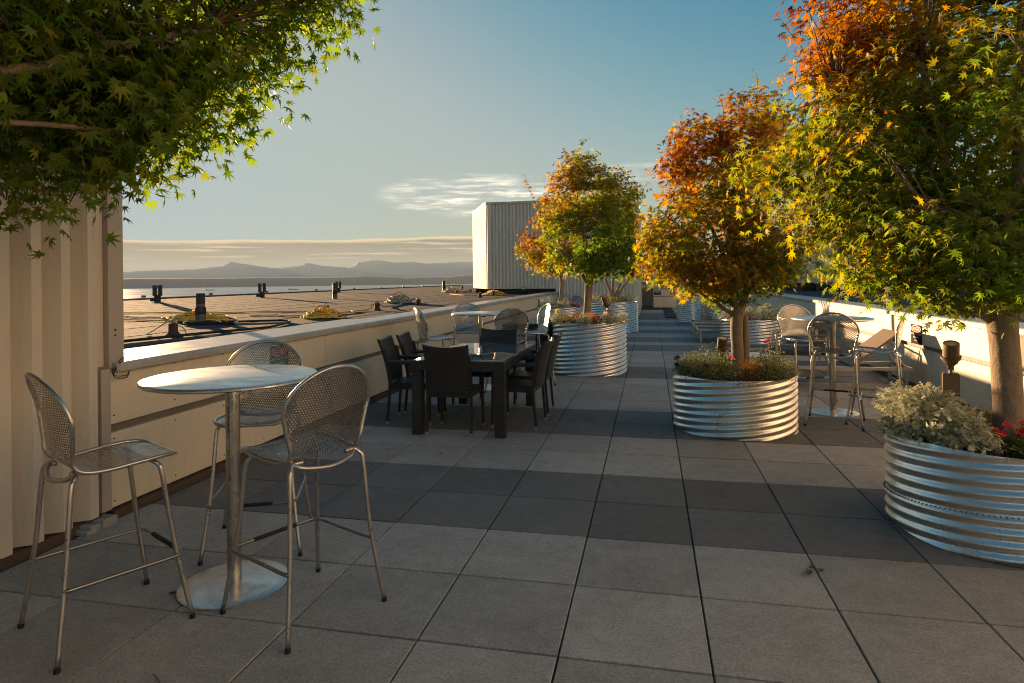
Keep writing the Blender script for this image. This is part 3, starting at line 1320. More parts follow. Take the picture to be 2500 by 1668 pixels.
def anchor(x, y, h, label, knot=True):
    t = thing('roof_anchor', label, 'anchor', (x, y, RZ), random.uniform(-.3, .3), 'steel rope anchors on the left roof')
    b = MB()
    b.lathe([(0, h), (.044, h), (.05, h - .006), (.052, .04), (.075, .012), (.09, 0.002)], 18)
    b.build('stub', M['rust'], t, smooth=True, angle=35)
    b = MB()
    pts = [(.024 * math.cos(a), 0, h + .012 + .024 * math.sin(a)) for a in np.linspace(0, 2 * PI, 15)[:-1]]
    b.tube(pts, .006, 6, closed=True)
    b.build('eye_ring', M['cap'], t, smooth=True)
    if knot:
        b = MB()
        r = random.Random(int(x * 100 + y))
        for k in range(3):
            q = []
            for i in range(14):
                a = 2 * PI * i / 14
                q.append((-.01 + .032 * math.cos(a + k) + r.uniform(-.006, .006), r.uniform(-.02, .02) + .012 * k, h + .012 + .03 * math.sin(a + k)))
            b.tube(q, .0055, 5, closed=True)
        b.build('knot', M['tan'], t, smooth=True)


forked_post(-15.2, 17.1, .53, 'weathered forked post standing leftmost near the edge of the left roof')
forked_post(-14.46, 21.5, .54, 'forked wooden post at the left roof edge above the black plug')
forked_post(-15.54, 29.6, .56, 'forked post half hidden behind a black pipe post on the left roof')
pipe_post(-6.51, 8.16, .45, .14, 'thick black banded pipe post standing in the coiled black cable')
pipe_post(-10.39, 19.54, .53, .15, 'black banded pipe post in front of a forked post on the left roof')
pipe_post(-10.64, 31.8, .53, .17, 'black banded pipe post farthest away near the white rooftop building')
for x, y, h, l, k in [(-5.47, 6.39, .14, 'nearest rusty roof anchor with tan rope looped through its ring', 1),
                      (-5.46, 9.95, .19, 'roof anchor whose ring shows above the middle yellow rope heap', 0),
                      (-5.44, 11.99, .15, 'roof anchor where the yellow rope meets the tan rope', 1),
                      (-5.5, 14.49, .14, 'roof anchor holding the near blue sling', 0),
                      (-5.48, 20.1, .15, 'roof anchor left of the far yellow rope heap', 0),
                      (-5.52, 22.06, .17, 'roof anchor standing in the far yellow rope heap', 1),
                      (-11.16, 34.4, .18, 'small far roof anchor just right of the farthest pipe post', 0),
                      (-10.97, 36.2, .19, 'far roof anchor behind the far tan rope heap', 0),
                      (-8.31, 26.6, .12, 'roof anchor in front of the far tan rope heap', 0),
                      (-8.38, 29.0, .12, 'far roof anchor with the far blue sling tied to it', 1),
                      (-7.94, 28.5, .2, 'thin anchor close to the corner of the white rooftop building', 0)]:
    anchor(x, y, h, l, k)


def rope_heap(name, label, c, rx, ry, h, loops, r, mat, seed, rz=0.0):
    g = np.random.default_rng(seed)
    b = MB()
    pts = []
    for k in range(loops):
        u = k / loops
        cx, cy = g.normal(0, .16, 2) * (rx, ry)
        a0 = g.uniform(0, 6.28)
        sx = rx * g.uniform(.45, .95) * (1 - .35 * u)
        sy = ry * g.uniform(.35, .95) * (1 - .35 * u)
        tw = g.uniform(-.5, .5)
        n = 15
        for i in range(n):
            a = a0 + 2 * PI * i / n
            x, y = sx * math.cos(a), sy * math.sin(a)
            x, y = x * math.cos(tw) - y * math.sin(tw) + cx, x * math.sin(tw) + y * math.cos(tw) + cy
            rr = math.sqrt((x / rx) ** 2 + (y / ry) ** 2)
            z = r + h * u * max(0.0, 1.05 - rr ** 1.5) + abs(g.normal(0, .006)) + .25 * h * u * math.sin(a * 2 + k) * max(0, 1 - rr)
            pts.append((x, y, max(r, z)))
    b.tube(pts, r, 6)
    o = b.build(name, mat, None, smooth=True, loc=(c[0], c[1], RZ + .004))
    o.rotation_euler = (0, 0, rz)
    return tag(o, label, 'rope')


rope_heap('rope_heap', 'long flat heap of yellow rope behind the nearest black pipe post', (-7.35, 9.15), 1.15, .46, .10, 24, .0125, M['yellow'], 1, R(135))
rope_heap('rope_heap', 'rounded heap of yellow rope just behind the left coping', (-5.35, 9.62), .55, .36, .15, 24, .0125, M['yellow'], 2, R(130))
rope_heap('rope_heap', 'near heap of tan rope between two anchors and the blue sling', (-6.45, 15.55), .62, .34, .24, 24, .0135, M['tan'], 3, R(135))
rope_heap('rope_heap', 'far heap of tan rope near the white rooftop building', (-9.0, 28.0), .75, .45, .22, 22, .014, M['tan'], 4, R(130))
rope_heap('rope_heap', 'far heap of yellow rope below the corner of the white rooftop building', (-5.62, 22.6), .75, .4, .17, 22, .015, M['yellow'], 5, R(130))


def line(name, label, cat, pts, r, mat, wob=.0, seed=1, z=RZ, n=8, smooth_n=6):
    """rope or cable laid through the given plan points"""
    g = np.random.default_rng(seed)
    P3 = [Vector((*p, 0)) if len(p) == 2 else Vector(p) for p in pts]
    out = []
    for i in range(len(P3) - 1):
        p0, p1, p2, p3 = P3[max(i - 1, 0)], P3[i], P3[i + 1], P3[min(i + 2, len(P3) - 1)]
        for k in range(smooth_n):
            t = k / smooth_n
            q = 0.5 * ((2 * p1) + (-p0 + p2) * t + (2 * p0 - 5 * p1 + 4 * p2 - p3) * t * t + (-p0 + 3 * p1 - 3 * p2 + p3) * t ** 3)
            if wob:
                q += Vector((g.normal(0, wob), g.normal(0, wob), 0))
            out.append(q)
    out.append(P3[-1])
    b = MB()
    b.tube([(q.x, q.y, z + r + .004 + max(0, q.z)) for q in out], r, n)
    o = b.build(name, mat, None, smooth=True)
    return tag(o, label, cat)


line('rope_line', 'yellow rope stretched across the roof behind the near yellow heap', 'rope', [(-12.5, 11.0), (-10.28, 10.75), (-9.4, 10.9), (-8.4, 10.8), (-7.4, 11.3), (-6.5, 11.15), (-5.9, 10.6), (-5.5, 10.1)], .009, M['yellow'], .02, 2)
line('rope_line', 'yellow rope running left from the near yellow heap', 'rope', [(-12.0, 11.2), (-9.8, 10.0), (-8.9, 9.45), (-8.2, 9.35), (-7.6, 9.1)], .009, M['yellow'], .02, 3)
line('rope_line', 'yellow rope with a loose front strand left of the near yellow heap', 'rope', [(-11, 10.6), (-9.5, 9.5), (-8.7, 8.9), (-8.2, 8.75), (-7.5, 8.6), (-7.1, 8.5)], .009, M['yellow'], .01, 4)
line('rope_line', 'yellow rope end trailing left from the middle yellow heap', 'rope', [(-6.95, 10.0), (-6.5, 10.15), (-6.3, 9.9), (-5.9, 9.95), (-5.6, 9.7)], .0095, M['yellow'], .012, 5)
line('rope_line', 'knotted yellow rope climbing to the anchor between yellow and tan ropes', 'rope', [(-5.5, 10.0), (-5.6, 10.7), (-5.5, 11.1), (-5.7, 11.4), (-5.55, 11.7), (-5.46, 11.97, .14)], .014, M['yellow'], .012, 6)
line('rope_line', 'tan rope from the middle anchor to the near tan heap', 'rope', [(-5.44, 12.0, .15), (-5.6, 12.6, .05), (-5.85, 13.6), (-6.1, 14.9), (-6.4, 15.3)], .013, M['tan'], .01, 7)
line('rope_line', 'short pale rope end right of the near blue sling', 'rope', [(-6.0, 15.3), (-5.7, 15.2), (-5.4, 14.8), (-5.25, 14.5)], .012, M['tan'], .01, 8)
line('rope_line', 'yellow rope trailing left from the far yellow heap', 'rope', [(-7.9, 24.4), (-7.2, 23.2), (-6.6, 22.4), (-6.0, 22.6)], .012, M['yellow'], .01, 9)
line('rope_line', 'tan rope hanging left of the nearest roof anchor', 'rope', [(-5.47, 6.38, .16), (-5.58, 6.40, .13), (-5.78, 6.42, .03), (-5.80, 6.35), (-5.68, 6.30)], .0065, M['tan'], .003, 10)
line('rope_line', 'tan rope running right from the nearest roof anchor to the coping', 'rope', [(-5.47, 6.38, .13), (-5.36, 6.42, .07), (-5.2, 6.3), (-5.02, 6.22), (-4.7, 6.15), (-4.4, 6.1)], .0075, M['tan'], .003, 11)
line('blue_sling', 'near blue webbing sling between tan heap and roof anchor', 'sling', [(-6.1, 14.95), (-6.0, 15.2), (-5.9, 15.1, .10), (-5.5, 14.5, .12)], .016, M['blue'], 0, 12)
line('blue_sling', 'far blue webbing sling beside the far tan heap', 'sling', [(-8.6, 28.2), (-8.5, 28.6), (-8.38, 29.0, .08)], .02, M['blue'], 0, 13)


def cable():
    t = thing('power_cable', 'thick black power cable coiled round the nearest pipe post with its plug lying out', 'cable', (0, 0, RZ))
    b = MB()
    pts = []
    for i in range(60):
        a = -2.2 + 2 * PI * 2.2 * i / 59
        rr = .22 - .0010 * i
        pts.append((-6.38 + rr * 1.35 * math.cos(a), 8.02 + rr * .9 * math.sin(a), .017 + .026 * (i / 59)))
    b.tube(pts, .016, 8)
    tail = [Vector(pts[-1]), Vector((-6.0, 8.02, .017)), Vector((-5.92, 7.95, .017))]
    b.tube(tail, .015, 8)
    long = [(-6.2, 8.2), (-5.9, 8.45), (-5.6, 8.62), (-5.38, 8.6), (-5.25, 8.48), (-5.12, 8.2), (-4.98, 7.8), (-4.88, 7.4), (-4.95, 7.0), (-5.1, 6.5), (-5.25, 5.7), (-5.3, 5.4), (-5.4, 4.6), (-5.6, 3.9)]
    q = []
    V = [Vector((*p, .02)) for p in long]
    for i in range(len(V) - 1):
        p0, p1, p2, p3 = V[max(i - 1, 0)], V[i], V[i + 1], V[min(i + 2, len(V) - 1)]
        for k in range(5):
            u = k / 5
            q.append(0.5 * ((2 * p1) + (-p0 + p2) * u + (2 * p0 - 5 * p1 + 4 * p2 - p3) * u * u + (-p0 + 3 * p1 - 3 * p2 + p3) * u ** 3))
    b.tube(q, .016, 8)
    b.build('cord', M['rubber'], t, smooth=True)
    b = MB()
    d = Vector((.9, -.1, 0)).normalized()
    a = Vector((-5.93, 7.95, .036))
    b.tube([a, a + d * .03, a + d * .05, a + d * .14, a + d * .16], [.018, .026, .034, .034, .028], 12)
    b.build('plug', M['rubber'], t, smooth=True, angle=40)
    b = MB()
    b.tube([a + d * .16, a + d * .20], .026, 12)
    b.build('plug_collar', M['cap'], t, smooth=True, angle=40)


cable()

# ------------------------------------------------------------------ bar stool
def catmull(keys, n):
    K = np.array(keys, float)
    out = []
    for i in range(len(K) - 1):
        p0, p1, p2, p3 = K[max(i - 1, 0)], K[i], K[i + 1], K[min(i + 2, len(K) - 1)]
        for k in range(n):
            t = k / n
            out.append(0.5 * ((2 * p1) + (-p0 + p2) * t + (2 * p0 - 5 * p1 + 4 * p2 - p3) * t * t + (-p0 + 3 * p1 - 3 * p2 + p3) * t ** 3))
    out.append(K[-1])
    return np.array(out)


SP = catmull([(.240, .745), (.226, .757), (.17, .762), (.06, .757), (-.05, .748), (-.12, .750), (-.165, .765), (-.192, .797), (-.207, .85), (-.222, .94), (-.240, 1.04), (-.268, 1.165)], 8)
SL = np.r_[0, np.cumsum(np.hypot(*np.diff(SP, axis=0).T))]
S_TOP = SL[-1]
S_BEND = np.interp(6 * 8, np.arange(len(SL)), SL)
S_MAX = S_TOP - 0.20


def hw(s):
    s = np.asarray(s, float)
    a = np.interp(s, [0, .006, .018, .04, .08, .16, .26, S_BEND - .03, S_BEND + .04, S_BEND + .12, S_MAX], [.125, .150, .172, .190, .205, .214, .208, .188, .186, .206, .230])
    e = .230 * np.sqrt(np.clip(1 - ((s - S_MAX) / (S_TOP - S_MAX)) ** 2, 0, 1))
    return np.where(s < S_MAX, a, e)


def shell(s, t):
    y = np.interp(s, SL, SP[:, 0])
    z = np.interp(s, SL, SP[:, 1])
    wb = np.clip((s - S_BEND + .02) / .12, 0, 1)
    ws = np.clip((S_BEND - s) / .1, 0, 1) * np.clip(s / .06, 0, 1)
    y = y + wb * (.045 * (t / .23) ** 2 - .012)
    z = z - ws * .016 * np.clip(1 - (t / .2) ** 2, 0, 1)
    return np.stack([t, y, z], -1)


def stool_meshes():
    p = .0128
    cells = []
    rowh = p * .8660254
    nr = int(S_TOP / rowh) + 1
    for i in range(nr):
        s = (i + .5) * rowh
        if s > S_TOP:
            break
        h = float(hw(s))
        off = (i % 2) * p / 2
        for j in range(-20, 21):
            t = j * p + off
            if abs(t) < h - .002:
                cells.append((s, t))
    C = np.array(cells)
    a = np.radians(30 + 60 * np.arange(6))
    Ro, Ri = p / math.sqrt(3), p * .315
    outer = np.stack([np.sin(a) * Ro, np.cos(a) * Ro], -1)
    inner = np.stack([np.sin(a) * Ri, np.cos(a) * Ri], -1)
    off = np.concatenate([outer, inner])                      # 12 x 2 in (s,t)
    q = C[:, None, :] + off[None]
    s = np.clip(q[..., 0], 0, S_TOP - .001)
    h = hw(s)
    t = np.clip(q[..., 1], -h, h)
    V = shell(s, t).reshape(-1, 3)
    base = []
    for k in range(6):
        base.append((k, (k + 1) % 6, 6 + (k + 1) % 6, 6 + k))
    base = np.array(base)
    F = (base[None] + (np.arange(len(C)) * 12)[:, None, None]).reshape(-1, 4)
    sheet = np_mesh('perforated_shell', V, F, M['steel'], smooth=True)
    # rim
    b = MB()
    ss = np.concatenate([np.linspace(0, S_MAX, 46), S_MAX + (S_TOP - S_MAX) * np.sin(np.linspace(.06, 1, 22) * PI / 2)])
    hs = hw(ss)
    Rr = shell(ss, hs)
    Ll = shell(ss, -hs)
    front = shell(np.zeros(7), np.linspace(-.125, .125, 9)[1:-1])
    loop = [tuple(v) for v in Rr] + [tuple(v) for v in Ll[::-1][1:]] + [tuple(v) for v in front]
    b.tube(loop, .0098, 10, closed=True)
    rim = b.mesh('rim', M['rim'], True)
    # legs
    legs = []
    caps = []
    for sx in (-1, 1):
        for sy in (1, -1):
            b = MB()
            tx, ty = sx * .165, (.135 if sy > 0 else -.165)
            bx_, by_ = sx * .262, sy * .262
            z0 = .738 if sy > 0 else .742
            pts = catmull([(tx - sx * .05, ty - sy * .0, z0), (tx, ty, z0), (tx + sx * .022, ty + sy * .016, z0 - .018), (tx + sx * .034, ty + sy * .028, z0 - .065),
                           (tx + (bx_ - tx) * .55, ty + (by_ - ty) * .55, .36), (bx_, by_, .012)], 5)
            b.tube([tuple(v) for v in pts], .0108, 10)
            legs.append(b.mesh('leg', M['rim'], True))
            b = MB()
            b.tube([(bx_ * .999, by_ * .999, .02), (bx_, by_, 0)], .0125, 10)
            caps.append(b.mesh('foot_cap', M['rubber'], True, 40))
    # rear and front rails under the seat
    b = MB()
    b.tube([tuple(v) for v in catmull([(-.165, -.165, .742), (-.12, -.195, .722), (0, -.215, .708), (.12, -.195, .722), (.165, -.165, .742)], 5)], .010, 8)
    b.tube([tuple(v) for v in catmull([(-.115, .135, .738), (0, .14, .730), (.115, .135, .738)], 4)], .009, 8)
    rail = b.mesh('seat_rail', M['rim'], True)
    # footrest: round the two sides and the front
    zf = .30
    k = (z_at := .30)
    e = .262 - (.262 - .17) * (zf / .74) * 1.0 + .012
    b = MB()
    yr = -.262 + (.262 - .175) * (zf / .74)
    b.tube([tuple(v) for v in catmull([(-e + .012, yr, zf), (-e, yr + .03, zf), (-e, 0, zf), (-e - .002, e - .05, zf), (-e + .012, e - .012, zf), (-e + .05, e + .004, zf), (0, e + .004, zf),
                                       (e - .05, e + .004, zf), (e - .012, e - .012, zf), (e + .002, e - .05, zf), (e, 0, zf), (e, yr + .03, zf), (e - .012, yr, zf)], 4)], .0088, 8)
    foot = b.mesh('footrest', M['steel'], True)
    b = MB()
    b.tube([(-.115, e + .004, zf), (.115, e + .004, zf)], .0105, 10)
    grip = b.mesh('rubber_sleeve', M['rubber'], True, 40)
    return sheet, rim, legs, caps, rail, foot, grip


SM = stool_meshes()
STOOL_GROUP = 'perforated steel bar stools'


def make_stool(loc, rz, label):
    t = thing('bar_stool', label, 'bar stool', loc, rz, STOOL_GROUP)
    sheet, rim, legs, caps, rail, foot, grip = SM
    sh_ = link('seat_shell', sheet, t)
    link('rim', rim, t)
    link('seat_rail', rail, t)
    for l, c in zip(legs, caps):
        lo = link('leg', l, t)
        link('foot_cap', c, lo)
    f = link('footrest', foot, t)
    link('rubber_sleeve', grip, f)
    return t


def face(dx, dy):
    """rotation that turns local +Y to the given plan direction"""
    return math.atan2(-dx, dy)


stool0 = make_stool((-2.435, 2.42, 0), face(.46, .89), 'bar stool nearest the corrugated wall, left of the near round table')
for loc, d, l in [((-1.62, 2.72, 0), (-.90, .42), 'bar stool right of the near round table with its curved back toward the camera'),
                  ((-2.29, 3.36, 0), (.40, -.92), 'bar stool behind the near round table against the parapet wall'),
                  ((-2.85, 8.15, 0), (.80, .60), 'bar stool left of the middle round table, seen from its side'),
                  ((-2.72, 9.25, 0), (.35, -.94), 'bar stool behind the middle round table facing the camera'),
                  ((-1.86, 8.20, 0), (-.45, .89), 'bar stool in front right of the middle round table with dark back to the camera'),
                  ((-1.72, 9.15, 0), (-.85, -.5), 'pale bar stool at the right of the middle round table near the planter'),
                  ((1.87, 7.18, 0), (.30, .95), 'bar stool with its round back to the camera before the right round table'),
                  ((1.87, 8.55, 0), (.30, -.95), 'bar stool behind the right round table, half hidden by another stool'),
                  ((2.30, 7.28, 0), (-.93, .36), 'bar stool turned sideways at the right round table beside the big maple')]:
    dup(stool0, loc, face(*d), l)

# blue chairs by the far corrugated wall
def blue_chair(loc, rz, label):
    t = thing('blue_chair', label, 'chair', loc, rz, 'blue painted chairs by the far wall')
    k = Matrix.Diagonal((1, 1, 1, 1))
    o = link('seat_shell', SM[0], t)
    o.location = (0, 0, -.29)
    o = link('rim', SM[1], t)
    o.location = (0, 0, -.29)
    b = MB()
    for sx in (-1, 1):
        for sy in (-1, 1):
            q = MB()
            q.tube([(sx * .17, sy * .15, .45), (sx * .21, sy * .21, 0)], .012, 8)
            q.build('leg', M['bluepaint'], t)
    for c in t.children:
        if c.data.name.startswith(('perforated', 'rim')):
            me = c.data.copy()
            me.materials.clear()
            me.materials.append(M['bluepaint'])
            c.data = me


blue_chair((-2.55, 23.3, 0.0), face(.6, -.8), 'blue metal chair seen through the gap right of the thinner maple trunk')
blue_chair((-1.95, 23.5, 0.0), face(-.1, -1), 'blue metal chair with round back left of the main maple trunk by the far wall')

# ------------------------------------------------------------------ round bar tables
def bar_table(loc, label):
    t = thing('bar_table', label, 'table', loc, 0, 'round steel bar tables')
    b = MB()
    b.lathe([(0, 1.070), (.405, 1.070), (.415, 1.067), (.420, 1.060), (.420, 1.053), (.412, 1.047), (.40, 1.046), (0, 1.046)], 72)
    b.build('table_top', M['top'], t, smooth=True, angle=35)
    b = MB()
    b.box((-.2, -.02, 1.02), (.2, .02, 1.0455))
    b.box((-.02, -.2, 1.02), (.02, .2, 1.0452))
    b.build('bracket', M['black'], t)
    b = MB()
    b.lathe([(.0345, 1.02), (.0345, .018)], 28)
    b.build('column', M['column'], t, smooth=True)
    b = MB()
    b.lathe([(0, .019), (.05, .019), (.2, .014), (.258, .0105), (.265, .008), (.265, .001), (0, .001)], 64)
    b.build('base_plate', M['top'], t, smooth=True, angle=35)
    return t


t0 = bar_table((-2.10, 2.86, 0), 'near round steel bar table between three stools')
dup(t0, (-2.36, 8.68, 0), 0.5, 'middle round steel bar table beside the left parapet wall')
dup(t0, (1.99, 7.72, 0), 1.1, 'right round steel bar table in front of the sunlit wall')

# ------------------------------------------------------------------ wicker dining sets
def wicker_table(loc, rz, label):
    t = thing('wicker_table', label, 'table', loc, rz, 'black wicker dining tables')
    W2, L2 = .475, .84
    b = MB()
    fr = .055
    b.box((-W2, -L2, .645), (W2, -L2 + fr, .735), c=.006)
    b.box((-W2, L2 - fr, .645), (W2, L2, .735), c=.006)
    b.box((-W2, -L2 + fr, .645), (-W2 + fr, L2 - fr, .735), c=.006)
    b.box((W2 - fr, -L2 + fr, .645), (W2, L2 - fr, .735), c=.006)
    b.build('table_frame', M['wicker'], t)
    b = MB()
    b.box((-W2 + fr, -L2 + fr, .700), (W2 - fr, L2 - fr, .712))
    b.build('under_panel', M['weave'], t)
    b = MB()
    b.box((-W2 + .012, -L2 + .012, .738), (W2 - .012, L2 - .012, .746), c=.002)
    b.build('glass_top', M['glass'], t)
    for sx in (-1, 1):
        for sy in (-1, 1):
            b = MB()
            x, y = sx * (W2 - .05), sy * (L2 - .05)
            b.box((x - .05, y - .05, 0), (x + .05, y + .05, .644), c=.004)
            b.build('leg', M['wicker'], t)
    return t


def wicker_chair_meshes():
    # back: curved panel, slightly wider at the top
    n, m = 10, 10
    V, F = [], []
    for layer in (0, 1):
        for i in range(m + 1):
            v = i / m
            for j in range(n + 1):
                u = j / n * 2 - 1
                w = .205 + .028 * v
                z = .43 + .47 * v + .012 * v * (1 - u * u) * (-1) + .012 * v * u * u
                y = -.205 - .045 * v - .09 * v * v * .8 - .035 * (1 - u * u) - (.03 if layer else 0)
                V.append((u * w, y, z))
    k = (m + 1) * (n + 1)
    for i in range(m):
        for j in range(n):
            a = i * (n + 1) + j
            F.append((a, a + 1, a + n + 2, a + n + 1))
            F.append((k + a, k + a + n + 1, k + a + n + 2, k + a + 1))
    for i in range(m):
        a = i * (n + 1)
        F.append((a, a + n + 1, k + a + n + 1, k + a))
        a += n
        F.append((a, k + a, k + a + n + 1, a + n + 1))
    for j in range(n):
        a = m * (n + 1) + j
        F.append((a, a + 1, k + a + 1, k + a))
        a = j
        F.append((a, k + a, k + a + 1, a + 1))
    b = MB()
    b.add(V, F)
    back = b.mesh('backrest', M['wicker'], True, 40)
    b = MB()
    b.box((-.225, -.22, .375), (.225, .225, .440), c=.012)
    seat = b.mesh('seat', M['weave'])
    legs, caps, arms = [], [], []
    for sx in (-1, 1):
        b = MB()
        b.tube([tuple(v) for v in catmull([(sx * .225, .21, .66), (sx * .225, .212, .62), (sx * .225, .215, .4), (sx * .227, .222, .03)], 3)], .0185, 4)
        legs.append(b.mesh('leg', M['wicker']))
        b = MB()
        b.tube([(sx * .227, .222, .032), (sx * .227, .2225, 0)], .0195, 4)
        caps.append(b.mesh('foot_cap', M['cap']))
        b = MB()
        b.tube([tuple(v) for v in catmull([(sx * .225, -.27, .80), (sx * .225, -.225, .60), (sx * .225, -.215, .40), (sx * .23, -.245, .03)], 3)], .0185, 4)
        legs.append(b.mesh('leg', M['wicker']))
        b = MB()
        b.tube([(sx * .23, -.245, .032), (sx * .23, -.247, 0)], .0195, 4)
        caps.append(b.mesh('foot_cap', M['cap']))
        b = MB()
        b.tube([tuple(v) for v in catmull([(sx * .228, -.25, .665), (sx * .245, -.1, .665), (sx * .25, .08, .662), (sx * .245, .2, .655), (sx * .235, .235, .64)], 4)], .024, 6)
        arms.append(b.mesh('armrest', M['wicker'], True, 60))
    return back, seat, legs, caps, arms


CM = wicker_chair_meshes()


def wicker_chair(loc, rz, label):
    t = thing('wicker_chair', label, 'chair', loc, rz, 'black wicker armchairs')
    back, seat, legs, caps, arms = CM
    link('backrest', back, t)
    link('seat', seat, t)
    for l, c in zip(legs, caps):
        link('foot_cap', c, link('leg', l, t))
    for a in arms:
        link('armrest', a, t)
    return t


wt = wicker_table((-1.87, 6.80, 0), 0, 'black wicker dining table with a glass top')
dup(wt, (-2.12, 11.85, 0), 0, 'second black wicker table half hidden behind the middle bar stools')
wc = wicker_chair((-1.965, 6.22, 0), 0, 'black wicker armchair at the near end of the dining table, its back to the camera')
for loc, d, l in [((-2.56, 6.60, 0), (1, .12), 'black wicker armchair on the wall side of the dining table, nearer one'),
                  ((-2.56, 7.12, 0), (1, .10), 'black wicker armchair on the wall side of the dining table, farther one'),
                  ((-1.39, 6.60, 0), (-1, .05), 'black wicker armchair on the walkway side of the dining table, nearer one'),
                  ((-1.39, 7.24, 0), (-1, -.03), 'black wicker armchair on the walkway side of the dining table, farther one'),
                  ((-1.90, 7.55, 0), (0, -1), 'black wicker armchair at the far end of the dining table facing the camera'),
                  ((-1.72, 10.95, 0), (-.3, 1), 'black wicker armchair between the pale stool and the corrugated planter')]:
    dup(wc, loc, face(*d), l)

# ------------------------------------------------------------------ loungers and benches on the right
def lounger(loc, rz, label, lift=0.0, L=1.9):
    """foot end at local x=0, head at x=L"""
    t = thing('sun_lounger', label, 'sun lounger', loc, rz, 'dark sun loungers along the right side')
    hgt = .31
    b = MB()
    for yv in (-.33, .30):
        b.box((0, yv, hgt - .03), (L, yv + .03, hgt + .01))
    b.box((0, -.299, hgt - .03), (.03, .299, hgt + .01))
    b.box((L - .03, -.299, hgt - .03), (L, .299, hgt + .01))
    b.build('frame', M['alu'], t)
    sl = L * .62 if lift else L - .035
    b = MB()
    b.box((.032, -.298, hgt - .012), (sl, .298, hgt + .006))
    b.build('sling', M['slate'], t)
    for x in (.06, L - .1):
        for yv in (-.33, .30):
            b = MB()
            b.box((x, yv, 0), (x + .035, yv + .03, hgt - .031))
            b.build('leg', M['alu'], t)
        b = MB()
        b.box((x + .005, -.299, .09), (x + .03, .299, .115))
        b.build('stretcher', M['alu'], t)
    if lift:
        b = MB()
        a = R(lift)
        q = Matrix.Translation((sl, 0, hgt)) @ Matrix.Rotation(-a, 4, 'Y')
        b.box((0, -.31, 0), (.74, .31, .03), M=q)
        b.build('backrest', M['rattan'], t)
        b = MB()
        tip = Vector((sl + .62 * math.cos(a), 0, hgt + .62 * math.sin(a) - .02))
        for yv in (-.2, .2):
            b.tube([(tip.x, yv, tip.z), (tip.x + .16, yv, hgt)], .012, 6)
        b.build('back_prop', M['alu'], t)
    return t


lounger((1.06, 15.75, 0), 0.0, 'nearest of three dark benches beside the middle corrugated planter')
lounger((1.05, 16.85, 0), 0.0, 'second of three dark benches beside the middle corrugated planter')
lounger((1.05, 18.15, 0), 0.0, 'farthest of three dark benches, in front of the far planters')
lounger((1.45, 9.55, 0), R(-1), 'sun lounger with its brown woven backrest raised against the sunlit wall', 38)
lounger((1.20, 11.75, 0), R(-2), 'dark flat sun lounger behind the second maple trunk')


def lounge_chair(loc, rz, label):
    t = thing('lounge_chair', label, 'chair', loc, rz, 'aluminium lounge chairs behind the second maple')
    for sy in (-1, 1):
        b = MB()
        y = sy * .34
        b.box((-.38, y - .02, .585), (.38, y + .02, .61))
        b.box((-.38, y - .02, 0), (-.345, y + .02, .584))
        b.box((.345, y - .02, 0), (.38, y + .02, .584))
        b.build('armrest', M['alu'], t)
    b = MB()
    b.box((-.37, -.318, .27), (.37, .318, .36), c=.02)
    b.build('seat_cushion', M['slate'], t)
    b = MB()
    b.box((.25, -.318, .361), (.37, .318, .68), c=.02)
    b.build('back_cushion', M['slate'], t)


lounge_chair((2.36, 11.15, 0), R(-5), 'low metal framed lounge chair with dark cushion near the parapet wall')

b = MB()
b.lathe([(0, .36), (.27, .36), (.285, .35), (.27, .34), (0, .34)], 40)
t = thing('side_table', 'low white round side table behind the second maple planter', 'table', (1.42, 10.2, 0))
b.build('table_top', M['white'], t, smooth=True, angle=40)
b = MB()
b.lathe([(.03, .34), (.03, .02), (.17, .012), (.17, 0)], 24)
b.build('pedestal', M['alu'], t, smooth=True, angle=40)

# ------------------------------------------------------------------ signs
def text(body, size, mat, parent, loc, rot, name='lettering'):
    c = bpy.data.curves.new(name, 'FONT')
    c.body = body
    c.size = size
    c.align_x = 'CENTER'
    c.align_y = 'CENTER'
    c.extrude = 0.0006
    c.materials.append(mat)
    tmp = bpy.data.objects.new('tmp_text', c)
    me = bpy.data.meshes.new_from_object(tmp)
    bpy.data.objects.remove(tmp)
    o = bpy.data.objects.new(name, me)
    col.objects.link(o)
    o.parent = parent
    o.location = loc
    o.rotation_euler = rot
    return o


def danger_sign(loc, rz, w, h, lines, label):
    """local frame: sign faces -Y, x to the right, z up"""
    t = thing('danger_sign', label, 'sign', loc, rz, 'danger signs on the terrace walls')
    b = MB()
    b.box((-w / 2, -.004, -h / 2), (w / 2, .002, h / 2))
    b.build('sign_board', M['signblack'], t)
    def oval(rx, rz_, y, mat, name):
        q = MB()
        zc = h / 2 - h * .21
        n = 32
        vs = [(rx * math.cos(2 * PI * i / n), y, zc + rz_ * math.sin(2 * PI * i / n)) for i in range(n)]
        q.add(vs, [tuple(range(n))])
        q.build(name, mat, t)
    oval(w * .46, h * .175, -.0052, M['signwhite'], 'white_oval')
    oval(w * .43, h * .15, -.0064, M['signred'], 'red_oval')
    rot = (PI / 2, 0, 0)
    text('DANGER', w * .19, M['signwhite'], t, (0, -.0075, h / 2 - h * .21), rot)
    for i, (s_, k) in enumerate(lines):
        text(s_, w * k, M['signwhite'], t, (0, -.006, h * (.02 - .17 * i)), rot)
    return t


